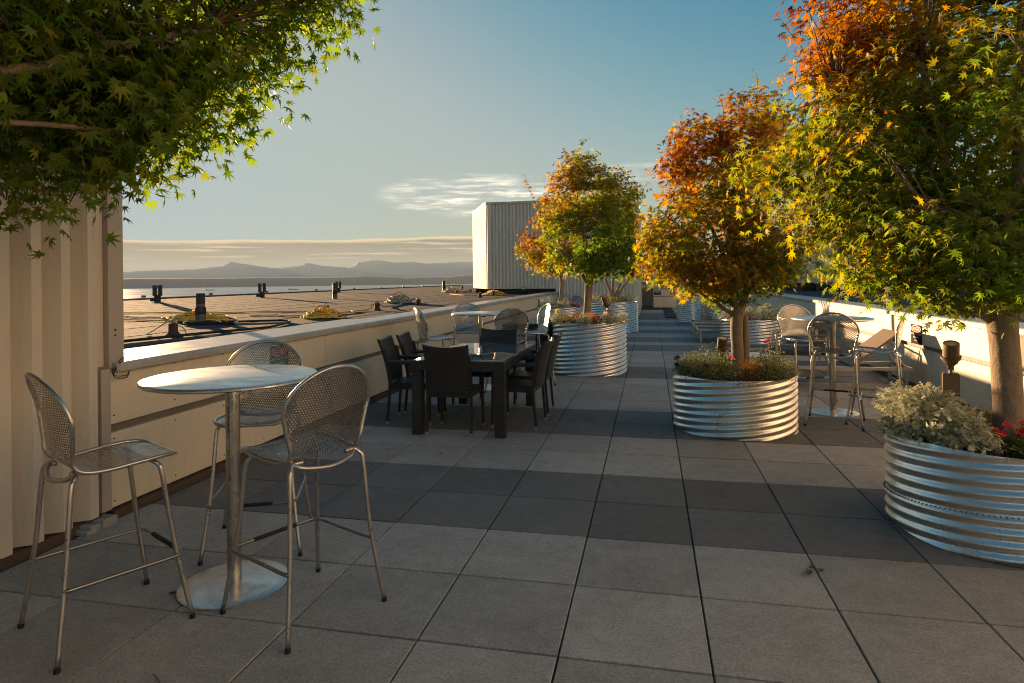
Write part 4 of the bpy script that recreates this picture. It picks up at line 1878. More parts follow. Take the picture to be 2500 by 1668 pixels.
danger_sign((-3.494, 5.46, .80), PI / 2, .30, .26, [('NO ROOF ACCESS', .105), ('ALLOWED', .11)], 'danger sign on the left parapet seen through the back of a stool')
danger_sign((3.494, 9.50, .735), -PI / 2, .34, .26, [('NO ROOF ACCESS', .115), ('ALLOWED', .115), ('THIS AREA', .07)], 'black sign with red DANGER oval on the sunlit right parapet wall')
danger_sign((-3.494, 19.95, .755), PI / 2, .28, .24, [('NO ROOF ACCESS', .105), ('ALLOWED', .11)], 'small distant danger sign on the left parapet near the rooftop building')
danger_sign((0.325, 32.262, .765), 0, .34, .22, [('NO ROOF ACCESS', .105), ('ALLOWED', .11)], 'danger sign on the far end wall right of the low door')
t = thing('round_sign', 'small sign of two dark rings on the far end wall', 'sign', (1.06, 32.262, .75), 0)
for dx in (-.06, .06):
    b = MB()
    pts = [(dx + .055 * math.cos(a), -.008, .055 * math.sin(a)) for a in np.linspace(0, 2 * PI, 21)[:-1]]
    b.tube(pts, .012, 6, closed=True)
    b.tube([(dx - .035, -.008, .035), (dx + .035, -.008, -.035)], .009, 6)
    b.build('ring', M['signblack'], t)

# ------------------------------------------------------------------ planters
def planter(loc, r, h, label, phase=0.0, lead=.41, starts=6, rivets=False):
    t = thing('corrugated_planter', label, 'planter', loc, 0, 'round corrugated steel planters')
    pitch = lead / starts
    nt = 180
    nz = int(h / pitch * 11)
    th = np.linspace(0, 2 * PI, nt, endpoint=False)
    zz = np.linspace(0.002, h, nz)
    T, Z = np.meshgrid(th, zz)
    ph = (Z - lead * T / (2 * PI)) / pitch + phase
    w = np.sin(2 * PI * ph)
    rad = r - .010 + .0095 * w
    # lock seam: a thin proud fold on one ridge in every turn
    fs = np.mod((Z - lead * T / (2 * PI)) / lead + phase / starts + .37, 1.0)
    dd = np.abs(fs - .5) * lead
    rad = rad + .0035 * np.clip(1 - dd / .006, 0, 1)
    V = np.stack([rad * np.cos(T), rad * np.sin(T), Z], -1).reshape(-1, 3)
    i, j = np.meshgrid(np.arange(nz - 1), np.arange(nt), indexing='ij')
    j2 = (j + 1) % nt
    F = np.stack([i * nt + j, i * nt + j2, (i + 1) * nt + j2, (i + 1) * nt + j], -1).reshape(-1, 4)
    link('corrugated_wall', np_mesh('corrugated_wall', V, F, M['galv'], smooth=True), t)
    # inner face
    b = MB()
    b.lathe([(r - .022, h - .09), (r - .022, h - .004)], 90)
    b.build('inner_wall', M['galv'], t, smooth=True)
    # soil
    n = 40
    g = np.random.default_rng(int(abs(loc[0]) * 100))
    vs, fs_ = [(0, 0, h - .02)], []
    for k, rr in enumerate((.25, .5, .75, 1.0)):
        for q in range(n):
            a = 2 * PI * q / n
            vs.append(((r - .022) * rr * math.cos(a), (r - .022) * rr * math.sin(a), h - .025 - .03 * rr ** 2 + g.normal(0, .008)))
    for q in range(n):
        fs_.append((0, 1 + q, 1 + (q + 1) % n))
        for k in range(3):
            fs_.append((1 + k * n + q, 1 + (k + 1) * n + q, 1 + (k + 1) * n + (q + 1) % n, 1 + k * n + (q + 1) % n))
    b = MB()
    b.add(vs, fs_)
    b.build('soil', M['soil'], t, smooth=True)
    if rivets:
        b = MB()
        for turn in (0, 1, 2):
            for q in range(150):
                a = 2 * PI * q / 150
                z = lead * (a / (2 * PI) + turn - 1 + .13 - phase / starts)
                if .03 < z < h - .03:
                    c, s_ = math.cos(a), math.sin(a)
                    b.tube([((r - .006) * c, (r - .006) * s_, z), ((r + .0035) * c, (r + .0035) * s_, z)], [.0045, .003], 6)
        o = b.build('seam_rivets', M['lead'], t)
        o['kind'] = 'stuff'
    return t


PL = {}
PL[1] = planter((2.06, 4.38, 0), .61, .575, 'nearest corrugated planter at the right edge with the big maple', .3, .34, 5, True)
PL[2] = planter((.824, 6.858, 0), .61, .56, 'corrugated planter with the orange maple right of the walkway', .1)
PL[3] = planter((-1.0, 10.483, 0), .61, .83, 'tall corrugated planter left of the walkway beside the wicker set', .6)
PL[4] = planter((-1.05, 18.3, 0), .70, .86, 'corrugated planter with the multi-stemmed maple behind the left one', .2)
PL[5] = planter((1.30, 22.6, 0), .44, .74, 'smaller corrugated planter at the far right of the walkway', .2)
PL[6] = planter((2.35, 23.0, 0), .58, .70, 'far corrugated planter just right of the small one', .9)
PL[7] = planter((2.22, 15.0, 0), .70, .60, 'corrugated planter full of silver plants behind the orange maple', .5)
PL[8] = planter((-2.2, 15.8, 0), .61, .83, 'corrugated planter hidden behind the wicker set with the leftmost far maple', .4)
PL[0] = planter((-2.45, 0.10, 0), .61, .56, 'corrugated planter of the green maple overhanging from the left', .4)

# ------------------------------------------------------------------ foliage tools
def leaf_template(kind):
    if kind == 'maple':
        tips = [(-122, .44), (-80, .74), (-39, .92), (0, 1.0), (39, .92), (80, .74), (122, .44)]
        val = .30
    elif kind == 'maple5':
        tips = [(-85, .72), (-42, .92), (0, 1.0), (42, .92), (85, .72)]
        val = .32
    elif kind == 'oval':
        V = np.array([(0, 0, 0), (-.28, .4, -.03), (0, 1, -.12), (.28, .4, -.03), (0, .45, .03)])
        F = np.array([(0, 4, 1), (1, 4, 2), (2, 4, 3), (3, 4, 0)])
        return V, F
    elif kind == 'blade':
        V, F = [], []
        for i in range(5):
            u = i / 4
            w = .5 * (1 - u ** 2)
            V += [(-w, u, 0), (w, u, 0)]
        V = np.array(V)
        F = np.array([(2 * i, 2 * i + 1, 2 * i + 3) for i in range(4)] + [(2 * i, 2 * i + 3, 2 * i + 2) for i in range(4)])
        return V, F
    elif kind == 'lobed':                 # deeply cut silver leaf
        V = [(0, 0, 0)]
        F = []
        for i, (y, L) in enumerate([(.25, .26), (.48, .30), (.70, .24)]):
            for sx in (-1, 1):
                k = len(V)
                V += [(0, y - .07, .01), (sx * L, y + .16, -.04), (sx * L * .55, y + .17, -.03), (0, y + .07, .01)]
                F += [(k, k + 1, k + 2), (k, k + 2, k + 3)]
        k = len(V)
        V += [(-.04, .0, 0), (.04, 0, 0), (.05, .75, 0), (0, 1, -.08), (-.05, .75, 0)]
        F += [(k, k + 1, k + 2), (k, k + 2, k + 4), (k + 2, k + 3, k + 4)]
        return np.array(V, float), np.array(F)
    elif kind == 'petal':
        V = [(0, 0, .0)]
        n = 5
        F = []
        for i in range(n):
            a = 2 * PI * i / n
            k = len(V)
            V += [(.75 * math.cos(a - .45), .75 * math.sin(a - .45), .22), (1.0 * math.cos(a), 1.0 * math.sin(a), .12), (.75 * math.cos(a + .45), .75 * math.sin(a + .45), .22)]
            F += [(0, k, k + 1), (0, k + 1, k + 2)]
        return np.array(V, float), np.array(F)
    pts = []
    for i, (a, L) in enumerate(tips):
        pts.append((a, L))
        if i < len(tips) - 1:
            a2 = tips[i + 1][0]
            pts.append(((a + a2) / 2, val + .04 * (i in (2, 3))))
    pts = [(-165, .12)] + pts + [(165, .12)]
    V = [(0, 0, .02)]
    for a, L in pts:
        r = math.radians(a)
        V.append((L * math.sin(r), L * math.cos(r), -.28 * L * L + (.05 if L < .5 else 0)))
    F = [(0, i, i + 1) for i in range(1, len(pts))] + [(0, len(pts), 1)]
    V = np.array(V)
    F = np.array(F)[:, ::-1]
    return V, F


TPL = {k: leaf_template(k) for k in ('maple', 'maple5', 'oval', 'blade', 'lobed', 'petal')}


def unit(a):
    return a / np.maximum(np.linalg.norm(a, axis=-1, keepdims=True), 1e-9)


def basis(nrm, tip):
    n = unit(nrm)
    d = tip - n * (tip * n).sum(-1, keepdims=True)
    d = unit(d)
    b = np.cross(d, n)
    return b, d, n


def cloud(name, kind, C, nrm, tip, size, cols, mat, parent, stuff=True, width=1.0):
    V0, F0 = TPL[kind]
    b, d, n = basis(nrm, tip)
    s = size[:, None, None]
    wd = width if np.ndim(width) == 0 else width[:, None, None]
    V = C[:, None, :] + s * (V0[None, :, 0:1] * wd * b[:, None, :] + V0[None, :, 1:2] * d[:, None, :] + V0[None, :, 2:3] * n[:, None, :])
    k = len(V0)
    F = (F0[None] + (np.arange(len(C)) * k)[:, None, None]).reshape(-1, 3)
    cc = np.repeat(cols, k, axis=0)
    o = link(name, np_mesh(name, V.reshape(-1, 3), F, mat, cc), parent)
    if stuff:
        o['kind'] = 'stuff'
    return o


PAL = np.array([(.075, .130, .022), (.100, .165, .026), (.140, .200, .030), (.200, .215, .034), (.270, .205, .034), (.330, .155, .028), (.270, .092, .022), (.18, .055, .028), (.12, .065, .05)])
# dark green, green, light green, yellow green, gold, orange, orange red, dark red, purple brown


def hue(u, g):
    """u in 0..8 palette position -> colours with small jitter"""
    u = np.clip(u, 0, len(PAL) - 1.001)
    i = u.astype(int)
    f = (u - i)[:, None]
    c = PAL[i] * (1 - f) + PAL[i + 1] * f
    return c * g.uniform(.75, 1.25, (len(u), 1))


def smooth_noise(Pt, sc, seed):
    g = np.random.default_rng(seed)
    out = np.zeros(len(Pt))
    for k in range(5):
        w = g.normal(0, 1, 3) * sc * (1.6 ** k)
        out += np.sin(Pt @ w + g.uniform(0, 6.28)) / (1.3 ** k)
    return out / 2.2


leaf_single = {}


def single_leaf_mesh(ci, flat):
    k = (ci, flat)
    if k not in leaf_single:
        V0, F0 = TPL['maple']
        V = V0.copy()
        V[:, 2] *= flat
        cols = np.repeat(PAL[ci][None] * 1.05, len(V), axis=0)
        leaf_single[k] = np_mesh('leaf', V, F0, M['leaf'], cols)
    return leaf_single[k]


def tree(name, label, base, trunk, limbs, blobs, n_leaf, size, colf, seed, tpl='maple', singles=0, group='potted maples', clump=.085, per=20, shoots=()):
    """blobs: (cx,cy,cz,rx,ry,rz,weight); all in world coordinates"""
    g = np.random.default_rng(seed)
    t = thing(name, label, 'tree', base, 0, group)
    B = np.array(base, float)
    bl = np.array([q[:6] for q in blobs], float)
    wt = np.array([q[6] if len(q) > 6 else 1.0 for q in blobs])
    area = (bl[:, 3] * bl[:, 4] + bl[:, 4] * bl[:, 5] + bl[:, 3] * bl[:, 5]) * wt
    nc = n_leaf // per
    idx = g.choice(len(bl), nc, p=area / area.sum())
    dirs = unit(g.normal(0, 1, (nc, 3)))
    rad = 1 - .55 * g.uniform(0, 1, nc) ** 1.7
    lump = 1 + .19 * smooth_noise(dirs * 2 + idx[:, None], 2.6, seed + 1)
    cen = bl[idx, :3] + dirs * bl[idx, 3:6] * (rad * lump)[:, None]
    # a clump that stands apart from all others has no twig to hang on: leave it out
    nb = np.zeros(nc, int)
    for a in range(0, nc, 400):
        dd = np.linalg.norm(cen[a:a + 400, None, :] - cen[None], axis=2)
        nb[a:a + 400] = (dd < .17 + clump * .5).sum(1)
    ok = nb >= 5
    cen, dirs, idx = cen[ok], dirs[ok], idx[ok]
    nc = len(cen)
    # leaves in each clump
    ci = np.repeat(np.arange(nc), per)
    n = len(ci)
    out = dirs[ci] * np.array([1, 1, .6])
    C = cen[ci] + np.clip(g.normal(0, 1, (n, 3)), -1.7, 1.7) * np.array([clump, clump, clump * .6]) + unit(out) * g.normal(0, clump * .4, (n, 1))
    # thin shoots standing clear of the crown
    sp = []
    for (p0, p1, p2, k) in shoots:
        u = g.uniform(0.25, 1, k)[:, None]
        p0, p1, p2 = (np.array(q, float) for q in (p0, p1, p2))
        q = (1 - u) ** 2 * p0 + 2 * u * (1 - u) * p1 + u ** 2 * p2
        sp.append(q + g.normal(0, .035, q.shape))
    nrm = unit(out) * .55 + np.array([0, 0, .75]) + g.normal(0, .5, (n, 3))
    tip = unit(out) * .8 + np.array([0, 0, -.65]) + g.normal(0, .45, (n, 3))
    if sp:
        q = np.concatenate(sp)
        C = np.concatenate([C, q])
        nrm = np.concatenate([nrm, np.array([0, 0, 1]) + g.normal(0, .6, q.shape)])
        tip = np.concatenate([tip, g.normal(0, 1, q.shape) + np.array([0, 0, -.5])])
        n = len(C)
    sz = size * g.uniform(.62, 1.15, n)
    u = colf(C) + g.normal(0, .45, n)
    if len(u) >= len(ci):
        u[:len(ci)] += g.normal(0, .6, nc)[ci]
    cols = hue(u, g)
    keep = np.ones(n, bool)
    dist = np.linalg.norm(C - np.array(CAM), axis=1)
    if singles:
        # the leaves that show largest: nearest the camera and inside the view cone
        ax = np.array([-math.sin(.2156), math.cos(.2156)])
        dep = (C[:, :2] @ ax)
        lat = C[:, 0] * ax[1] - C[:, 1] * ax[0]
        vert = (C[:, 2] - CAM.z)
        inv = (dep > .5) & (np.abs(lat) < .80 * dep) & (vert < .44 * dep) & (vert > -.64 * dep)
        score = np.where(inv, sz / np.maximum(dist, .3), 0)
        # thin out so that they are spread over the near side
        order = np.argsort(-score)[:int(singles * 2.2)]
        pick = g.choice(order, singles, replace=False)
        keep[pick] = False
        bb, dd, nn = basis(nrm[pick], tip[pick])
        for a, i in enumerate(pick):
            ui = int(np.clip(round(float(u[i])), 0, 8))
            o = link('leaf', single_leaf_mesh(ui, (.6, 1.0, 1.5)[a % 3]), t)
            mtx = Matrix(((bb[a][0], dd[a][0], nn[a][0], C[i][0] - B[0]), (bb[a][1], dd[a][1], nn[a][1], C[i][1] - B[1]), (bb[a][2], dd[a][2], nn[a][2], C[i][2] - B[2]), (0, 0, 0, 1)))
            o.matrix_local = mtx @ Matrix.Scale(float(sz[i]), 4)
    k = keep
    cloud('crown', tpl, C[k] - B, nrm[k], tip[k], sz[k], cols[k], M['leaf'], t)
    # trunk
    for path, radii in trunk:
        b = MB()
        pts = catmull([np.array(q, float) - B for q in path], 6)
        rr = np.interp(np.linspace(0, 1, len(pts)), np.linspace(0, 1, len(radii)), radii)
        rr = rr * (1 + .02 * np.sin(np.arange(len(pts)) * .7) + g.normal(0, .006, len(pts)))
        b.tube([tuple(q) for q in pts], list(rr), 16)
        b.build('trunk', M['bark'], t, smooth=True)
    L = []
    for path, r0, r1 in limbs:
        b = MB()
        pts = catmull([np.array(q, float) - B for q in path], 6)
        pts[1:-1] += g.normal(0, .008, pts[1:-1].shape)
        b.tube([tuple(q) for q in pts], list(np.linspace(r0, r1, len(pts))), 9)
        b.build('branch', M['bark'], t, smooth=True)
        for q, rr in zip(pts, np.linspace(r0, r1, len(pts))):
            L.append((*q, rr))
    L = np.array(L)
    b = MB()
    for c in cen[::2] - B:
        dd = np.linalg.norm(L[:, :3] - c, axis=1) + np.abs(L[:, 2] > c[2] + .15) * .3
        j = int(np.argmin(dd))
        p = L[j, :3]
        mid = (p + c) / 2 + np.array([0, 0, .05]) + g.normal(0, .03, 3)
        b.tube([tuple(p), tuple(mid), tuple(c)], [min(.008, L[j, 3]), .005, .002], 4, cap=False)
    for (p0, p1, p2, kk) in shoots:
        p0, p1, p2 = (np.array(q, float) - B for q in (p0, p1, p2))
        b.tube([tuple((1 - u) ** 2 * p0 + 2 * u * (1 - u) * p1 + u ** 2 * p2) for u in np.linspace(0, 1, 9)], list(np.linspace(.006, .002, 9)), 4)
    o = b.build('twigs', M['twig'], t)
    o['kind'] = 'stuff'
    return t


def limbset(fork, targets, r0=.03, r1=.007, sag=.1):
    out = []
    f = np.array(fork, float)
    for q in targets:
        q = np.array(q, float)
        m1 = f + (q - f) * .35 + np.array([0, 0, sag])
        m2 = f + (q - f) * .7 + np.array([0, 0, sag * .6])
        out.append(([f, m1, m2, q], r0, r1))
    return out


# left overhanging green maple
def col0(C):
    return 1.6 + .55 * smooth_noise(C, 1.8, 1) + .5 * np.clip((C[:, 0] + 1.9) * 1.2, 0, 1.2)


tree('maple_tree', 'green maple whose leafy branches hang in from the upper left', (-2.45, .10, .52),
     [([(-2.45, .1, .5), (-2.5, .15, .9), (-2.47, .22, 1.35), (-2.42, .35, 1.7)], [.085, .075, .07, .075])],
     limbset((-2.42, .35, 1.65), [(-1.6, 2.4, 3.1), (-2.5, 2.6, 2.5), (-3.1, 1.5, 2.6), (-1.2, 1.6, 3.3), (-2.2, 1.4, 3.6), (-2.0, -.6, 3.0), (-2.9, -.3, 2.8), (-1.9, 2.2, 2.15)], .020, .006, .12)
     + [([(-2.42, .45, 1.75), (-2.3, 1.1, 2.05), (-2.03, 1.66, 2.24), (-1.86, 1.95, 2.42), (-1.72, 2.25, 2.60)], .030, .010)],
     [(-2.34, 1.50, 3.10, 1.10, 1.50, 1.20, 1.0), (-2.06, 2.05, 2.92, .66, .86, .66, 1.3), (-2.5, 1.75, 2.32, .8, .75, .52, 1.4), (-1.88, 2.40, 3.20, .52, .60, .55, 1.3), (-1.70, 2.60, 2.82, .34, .34, .34, 1.7), (-1.56, 2.72, 3.12, .30, .32, .32, 1.6), (-1.92, 2.35, 2.44, .30, .32, .24, 1.7), (-2.05, 2.2, 2.2, .33, .35, .26, 1.5), (-2.9, 1.6, 3.0, .5, .8, .8, .8), (-2.2, 2.08, 2.28, .52, .5, .34, 1.6)],
     28000, .050, col0, 21, singles=290, clump=.10)


def col1(C):
    lx = (2.1 - C[:, 0]) + .3 * (C[:, 1] - 4.5)
    return 2.35 + .5 * np.clip(lx - .5, -.3, 1) + 2.6 * np.clip((C[:, 2] - 2.45) * 1.1, 0, 1) * np.clip(lx + .15, 0, 1) + .55 * smooth_noise(C, 1.5, 5) + .6 * np.clip(smooth_noise(C, 5, 8), 0, 2)


tree('maple_tree', 'large yellow-green and orange maple filling the upper right, in the nearest planter', (2.06, 4.38, .53),
     [([(2.115, 4.38, .50), (2.115, 4.40, .75), (2.105, 4.40, 1.0), (2.09, 4.40, 1.22), (2.08, 4.42, 1.40)], [.088, .079, .076, .080, .088])],
     [([(2.06, 4.40, 1.26), (1.86, 4.38, 1.36), (1.62, 4.40, 1.42), (1.3, 4.5, 1.62), (1.05, 4.6, 1.95)], .045, .012),
      ([(2.08, 4.42, 1.28), (2.25, 4.45, 1.40), (2.5, 4.5, 1.55), (2.9, 4.6, 1.9)], .055, .015),
      ([(2.05, 4.42, 1.3), (1.98, 4.45, 1.7), (1.85, 4.5, 2.2), (1.7, 4.5, 2.9)], .055, .015),
      ([(2.08, 4.42, 1.3), (2.2, 4.5, 1.8), (2.3, 4.6, 2.5), (2.3, 4.6, 3.3)], .06, .015),
      ([(2.05, 4.42, 1.32), (2.0, 4.2, 1.7), (1.95, 3.9, 2.1), (1.9, 3.6, 2.5)], .04, .012)]
     + limbset((2.1, 4.45, 1.7), [(1.3, 4.8, 2.8), (2.6, 3.9, 2.8), (2.2, 5.4, 2.6), (1.5, 3.9, 1.9), (2.7, 5.0, 2.2)], .03, .008, .1),
     [(2.12, 4.55, 2.30, 1.28, 1.22, .88, 1.2), (2.15, 4.6, 3.05, 1.05, 1.0, .85, 1.0), (2.25, 4.6, 3.7, .75, .75, .55, .8), (1.45, 4.65, 2.2, .62, .6, .5, 1.3), (1.9, 4.2, 1.72, .80, .62, .38, 1.5), (1.5, 4.55, 1.75, .55, .5, .34, 1.4), (2.6, 4.2, 1.95, .6, .6, .45, 1.2), (1.75, 5.0, 2.9, .65, .6, .6, 1.2), (1.12, 5.0, 2.35, .48, .5, .45, 1.3), (1.5, 5.05, 3.3, .5, .5, .5, 1.2)],
     38000, .053, col1, 22, singles=290, clump=.085,
     shoots=[((1.45, 5.1, 2.9), (1.2, 5.25, 3.2), (1.02, 5.4, 3.62), 20), ((1.7, 4.6, 3.3), (1.45, 4.8, 3.6), (1.35, 4.9, 3.75), 14)])


def col2(C):
    return 4.1 + 1.0 * np.clip(C[:, 2] - 2.2, -.9, 1.1) + .7 * np.clip(.6 - C[:, 0], -.5, 1) + 1.15 * smooth_noise(C, 2.2, 6)


tree('maple_tree', 'orange and gold maple in the second planter right of the walkway', (.824, 6.858, .53),
     [([(.86, 6.86, .50), (.87, 6.87, .75), (.86, 6.88, 1.0), (.88, 6.88, 1.22)], [.068, .062, .060, .066]),
      ([(.92, 6.92, .50), (.955, 6.95, .72), (.96, 6.96, .95), (.95, 6.94, 1.15)], [.045, .042, .04, .03])],
     [([(.86, 6.88, 1.18), (.82, 6.9, 1.5), (.8, 6.95, 2.1), (.75, 7.0, 2.8)], .05, .012),
      ([(.90, 6.88, 1.18), (1.0, 6.95, 1.5), (1.1, 7.0, 2.1), (1.12, 7.05, 3.0)], .045, .01),
      ([(.84, 6.88, 1.12), (.65, 6.85, 1.28), (.35, 6.8, 1.5), (.1, 6.85, 1.8)], .025, .008)]
     + limbset((.86, 6.9, 1.4), [(.2, 7.2, 2.2), (1.4, 7.1, 1.9), (.7, 6.4, 2.0), (.9, 7.6, 2.2), (.3, 6.9, 2.7)], .024, .007, .1),
     [(.74, 7.0, 1.95, .82, .82, .62, 1.2), (.70, 7.0, 2.55, .66, .66, .55, 1.0), (1.08, 7.05, 3.05, .50, .5, .48, 1.1), (.45, 6.95, 2.85, .38, .4, .40, 1.1), (1.15, 7.0, 1.80, .52, .55, .42, 1.2), (.25, 6.95, 1.85, .42, .45, .38, 1.2), (.75, 6.8, 1.55, .62, .5, .26, 1.4)],
     18000, .052, col2, 23, singles=0, clump=.07, per=18,
     shoots=[((.75, 7, 3.1), (.8, 7, 3.35), (.72, 7, 3.45), 6), ((1.1, 7, 3.4), (1.12, 7, 3.6), (1.1, 7, 3.66), 8)])


def col3(C):
    return 2.9 + 1.4 * np.clip(C[:, 2] - 2.6, -.6, 1) + 1.2 * np.clip(-1.3 - C[:, 0], -.3, 1) + 1.1 * smooth_noise(C, 2.0, 9)


tree('maple_tree', 'rounded green and gold maple in the tall planter left of the walkway', (-1.0, 10.483, .80),
     [([(-1.02, 10.48, .78), (-1.03, 10.5, 1.0), (-1.01, 10.5, 1.25), (-1.0, 10.5, 1.45)], [.066, .062, .062, .068])],
     limbset((-1.0, 10.5, 1.42), [(-1.7, 10.6, 2.2), (-.3, 10.6, 2.1), (-1.2, 10.6, 3.0), (-.8, 10.9, 2.9), (-1.0, 10.0, 2.3), (-.6, 10.4, 1.7)], .035, .008, .1),
     [(-1.0, 10.55, 2.20, .88, .85, .62, 1.2), (-1.1, 10.55, 2.85, .68, .66, .60, 1.0), (-1.15, 10.5, 3.30, .36, .36, .36, 1), (-.55, 10.55, 2.95, .40, .45, .40, 1), (-.75, 10.4, 1.75, .6, .5, .3, 1.1)],
     12500, .062, col3, 24, tpl='maple5', clump=.075, per=16,
     shoots=[((-1.15, 10.5, 3.5), (-1.2, 10.5, 3.8), (-.95, 10.5, 3.85), 22)])


def col8(C):
    return 4.6 + 1.2 * np.clip(C[:, 2] - 2.6, -1.2, 1) + 1.2 * smooth_noise(C, 1.8, 10)


tree('maple_tree', 'bronze orange maple farthest left, in front of the white rooftop building', (-2.2, 15.8, .80),
     [([(-2.22, 15.8, .78), (-2.2, 15.8, 1.1), (-2.17, 15.8, 1.4), (-2.2, 15.8, 1.65)], [.062, .055, .055, .06])],
     limbset((-2.18, 15.8, 1.6), [(-2.9, 15.8, 2.5), (-1.6, 15.9, 2.4), (-2.3, 15.8, 3.2), (-2.0, 15.3, 2.6), (-2.1, 15.8, 1.95)], .04, .009, .1),
     [(-2.3, 15.8, 2.45, 1.0, .95, .72, 1.2), (-2.1, 15.8, 3.15, .75, .7, .6, 1), (-2.5, 15.7, 1.98, .65, .6, .32, 1)],
     8500, .070, col8, 25, tpl='maple5', clump=.085, per=16,
     shoots=[((-2.7, 15.8, 3.2), (-3.0, 15.8, 3.7), (-3.1, 15.8, 4.2), 26), ((-2.3, 15.8, 3.6), (-2.5, 15.8, 3.8), (-2.45, 15.8, 4.0), 18)])


def col4(C):
    return 1.6 + 2.2 * np.clip(C[:, 2] - 3.2, -.3, 1) + .9 * smooth_noise(C, 2.0, 12)


tree('maple_tree', 'dark green multi-stemmed maple behind the rounded one left of the walkway', (-1.05, 18.3, .83),
     [([(-1.05, 18.3, .8), (-1.15, 18.3, 1.2), (-1.35, 18.3, 1.7), (-1.5, 18.3, 2.2)], [.05, .042, .036, .03]),
      ([(-1.02, 18.3, .8), (-1.05, 18.3, 1.2), (-1.05, 18.3, 1.7), (-1.1, 18.3, 2.3)], [.05, .04, .035, .03]),
      ([(-1.0, 18.3, .8), (-.92, 18.3, 1.2), (-.75, 18.3, 1.6), (-.6, 18.3, 2.2)], [.05, .044, .038, .03]),
      ([(-1.0, 18.35, .8), (-.85, 18.35, 1.15), (-.6, 18.35, 1.5), (-.35, 18.35, 1.9)], [.04, .034, .03, .025])],
     limbset((-1.05, 18.3, 2.0), [(-1.8, 18.3, 2.8), (-.3, 18.3, 2.8), (-1.1, 18.3, 3.6), (-.7, 18.3, 3.5)], .03, .009, .1),
     [(-.95, 18.3, 2.55, 1.12, 1.05, .80, 1.2), (-.95, 18.3, 3.35, .85, .8, .72, 1), (-.5, 18.2, 2.15, .7, .7, .42, 1.1)],
     8500, .074, col4, 26, tpl='maple5', clump=.09, per=16, shoots=[((-.4, 18.3, 3.7), (-.2, 18.3, 4.0), (-.05, 18.3, 4.25), 16)])

# ------------------------------------------------------------------ planting in the planters
SILVER = np.array((.52, .52, .39))


def silver_plant(x, y, z, r, h, label, seed, n=None, hang=0.0):
    g = np.random.default_rng(seed)
    t = thing('silver_plant', label, 'plant', (x, y, z), 0, 'silver-leaved plants in the planters')
    n = int((n or int(900 * r / .2)) * 1.25)
    dirs = unit(g.normal(0, 1, (n, 3)) + np.array([0, 0, .35]))
    dirs[:, 2] = np.abs(dirs[:, 2]) - hang * g.uniform(0, 1, n) * (1 - np.abs(dirs[:, 2]))
    k = g.uniform(.35, 1.0, n) ** .6
    C = dirs * np.array([r, r, h]) * (k * (1 + .30 * smooth_noise(dirs, 3.2, seed)))[:, None]
    C[:, 2] += .02
    tip = unit(dirs * np.array([1, 1, .8])) + g.normal(0, .35, (n, 3)) + np.array([0, 0, .12])
    nr = np.array([0, 0, .8]) + dirs * .3 + g.normal(0, .5, (n, 3))
    cc = SILVER[None] * g.uniform(.55, 1.15, (n, 1)) * np.array([1, 1, .95])
    cloud('foliage', 'lobed', C, nr, tip, g.uniform(.026, .060, n) * (r / .2) ** .25, cc, M['silver'], t)
    b = MB()
    for i in range(26):
        d = unit(g.normal(0, 1, 3) + np.array([0, 0, .9]))
        b.tube([(0, 0, -.03), tuple(d * np.array([r, r, h]) * .5), tuple(d * np.array([r, r, h]) * .9)], [.004, .003, .0015], 4)
    o = b.build('stems', M['twig'], t)
    o['kind'] = 'stuff'
    return t


def leafy_plant(x, y, z, r, h, label, seed, c0=(.045, .085, .015), c1=(.12, .16, .03), n=None, sz=(.018, .034), group='leafy bedding plants in the planters', kind='oval'):
    g = np.random.default_rng(seed)
    t = thing('bedding_plant', label, 'plant', (x, y, z), 0, group)
    n = n or int(1100 * r / .2)
    d = unit(g.normal(0, 1, (n, 3)))
    d[:, 2] = np.abs(d[:, 2])
    k = g.uniform(.2, 1.0, n) ** .5
    lump = 1 + .25 * smooth_noise(d, 4, seed)
    C = d * np.array([r, r, h]) * (k * lump)[:, None]
    C[:, 2] = np.maximum(C[:, 2], .0)
    tip = d + g.normal(0, .6, (n, 3)) + np.array([0, 0, .25])
    nr = np.array([0, 0, .6]) + d * .4 + g.normal(0, .6, (n, 3))
    f = g.uniform(0, 1, (n, 1)) ** 1.3
    cc = (np.array(c0) * (1 - f) + np.array(c1) * f) * g.uniform(.75, 1.2, (n, 1))
    cloud('foliage', kind, C, nr, tip, g.uniform(sz[0], sz[1], n), cc, M['small_leaf'], t)
    b = MB()
    for i in range(22):
        q = unit(g.normal(0, 1, 3) + np.array([0, 0, 1.0])) * np.array([r, r, h])
        b.tube([(q[0] * .2, q[1] * .2, -.02), tuple(q * .6), tuple(q)], [.003, .0025, .0012], 4)
    o = b.build('stems', M['twig'], t)
    o['kind'] = 'stuff'
    return t


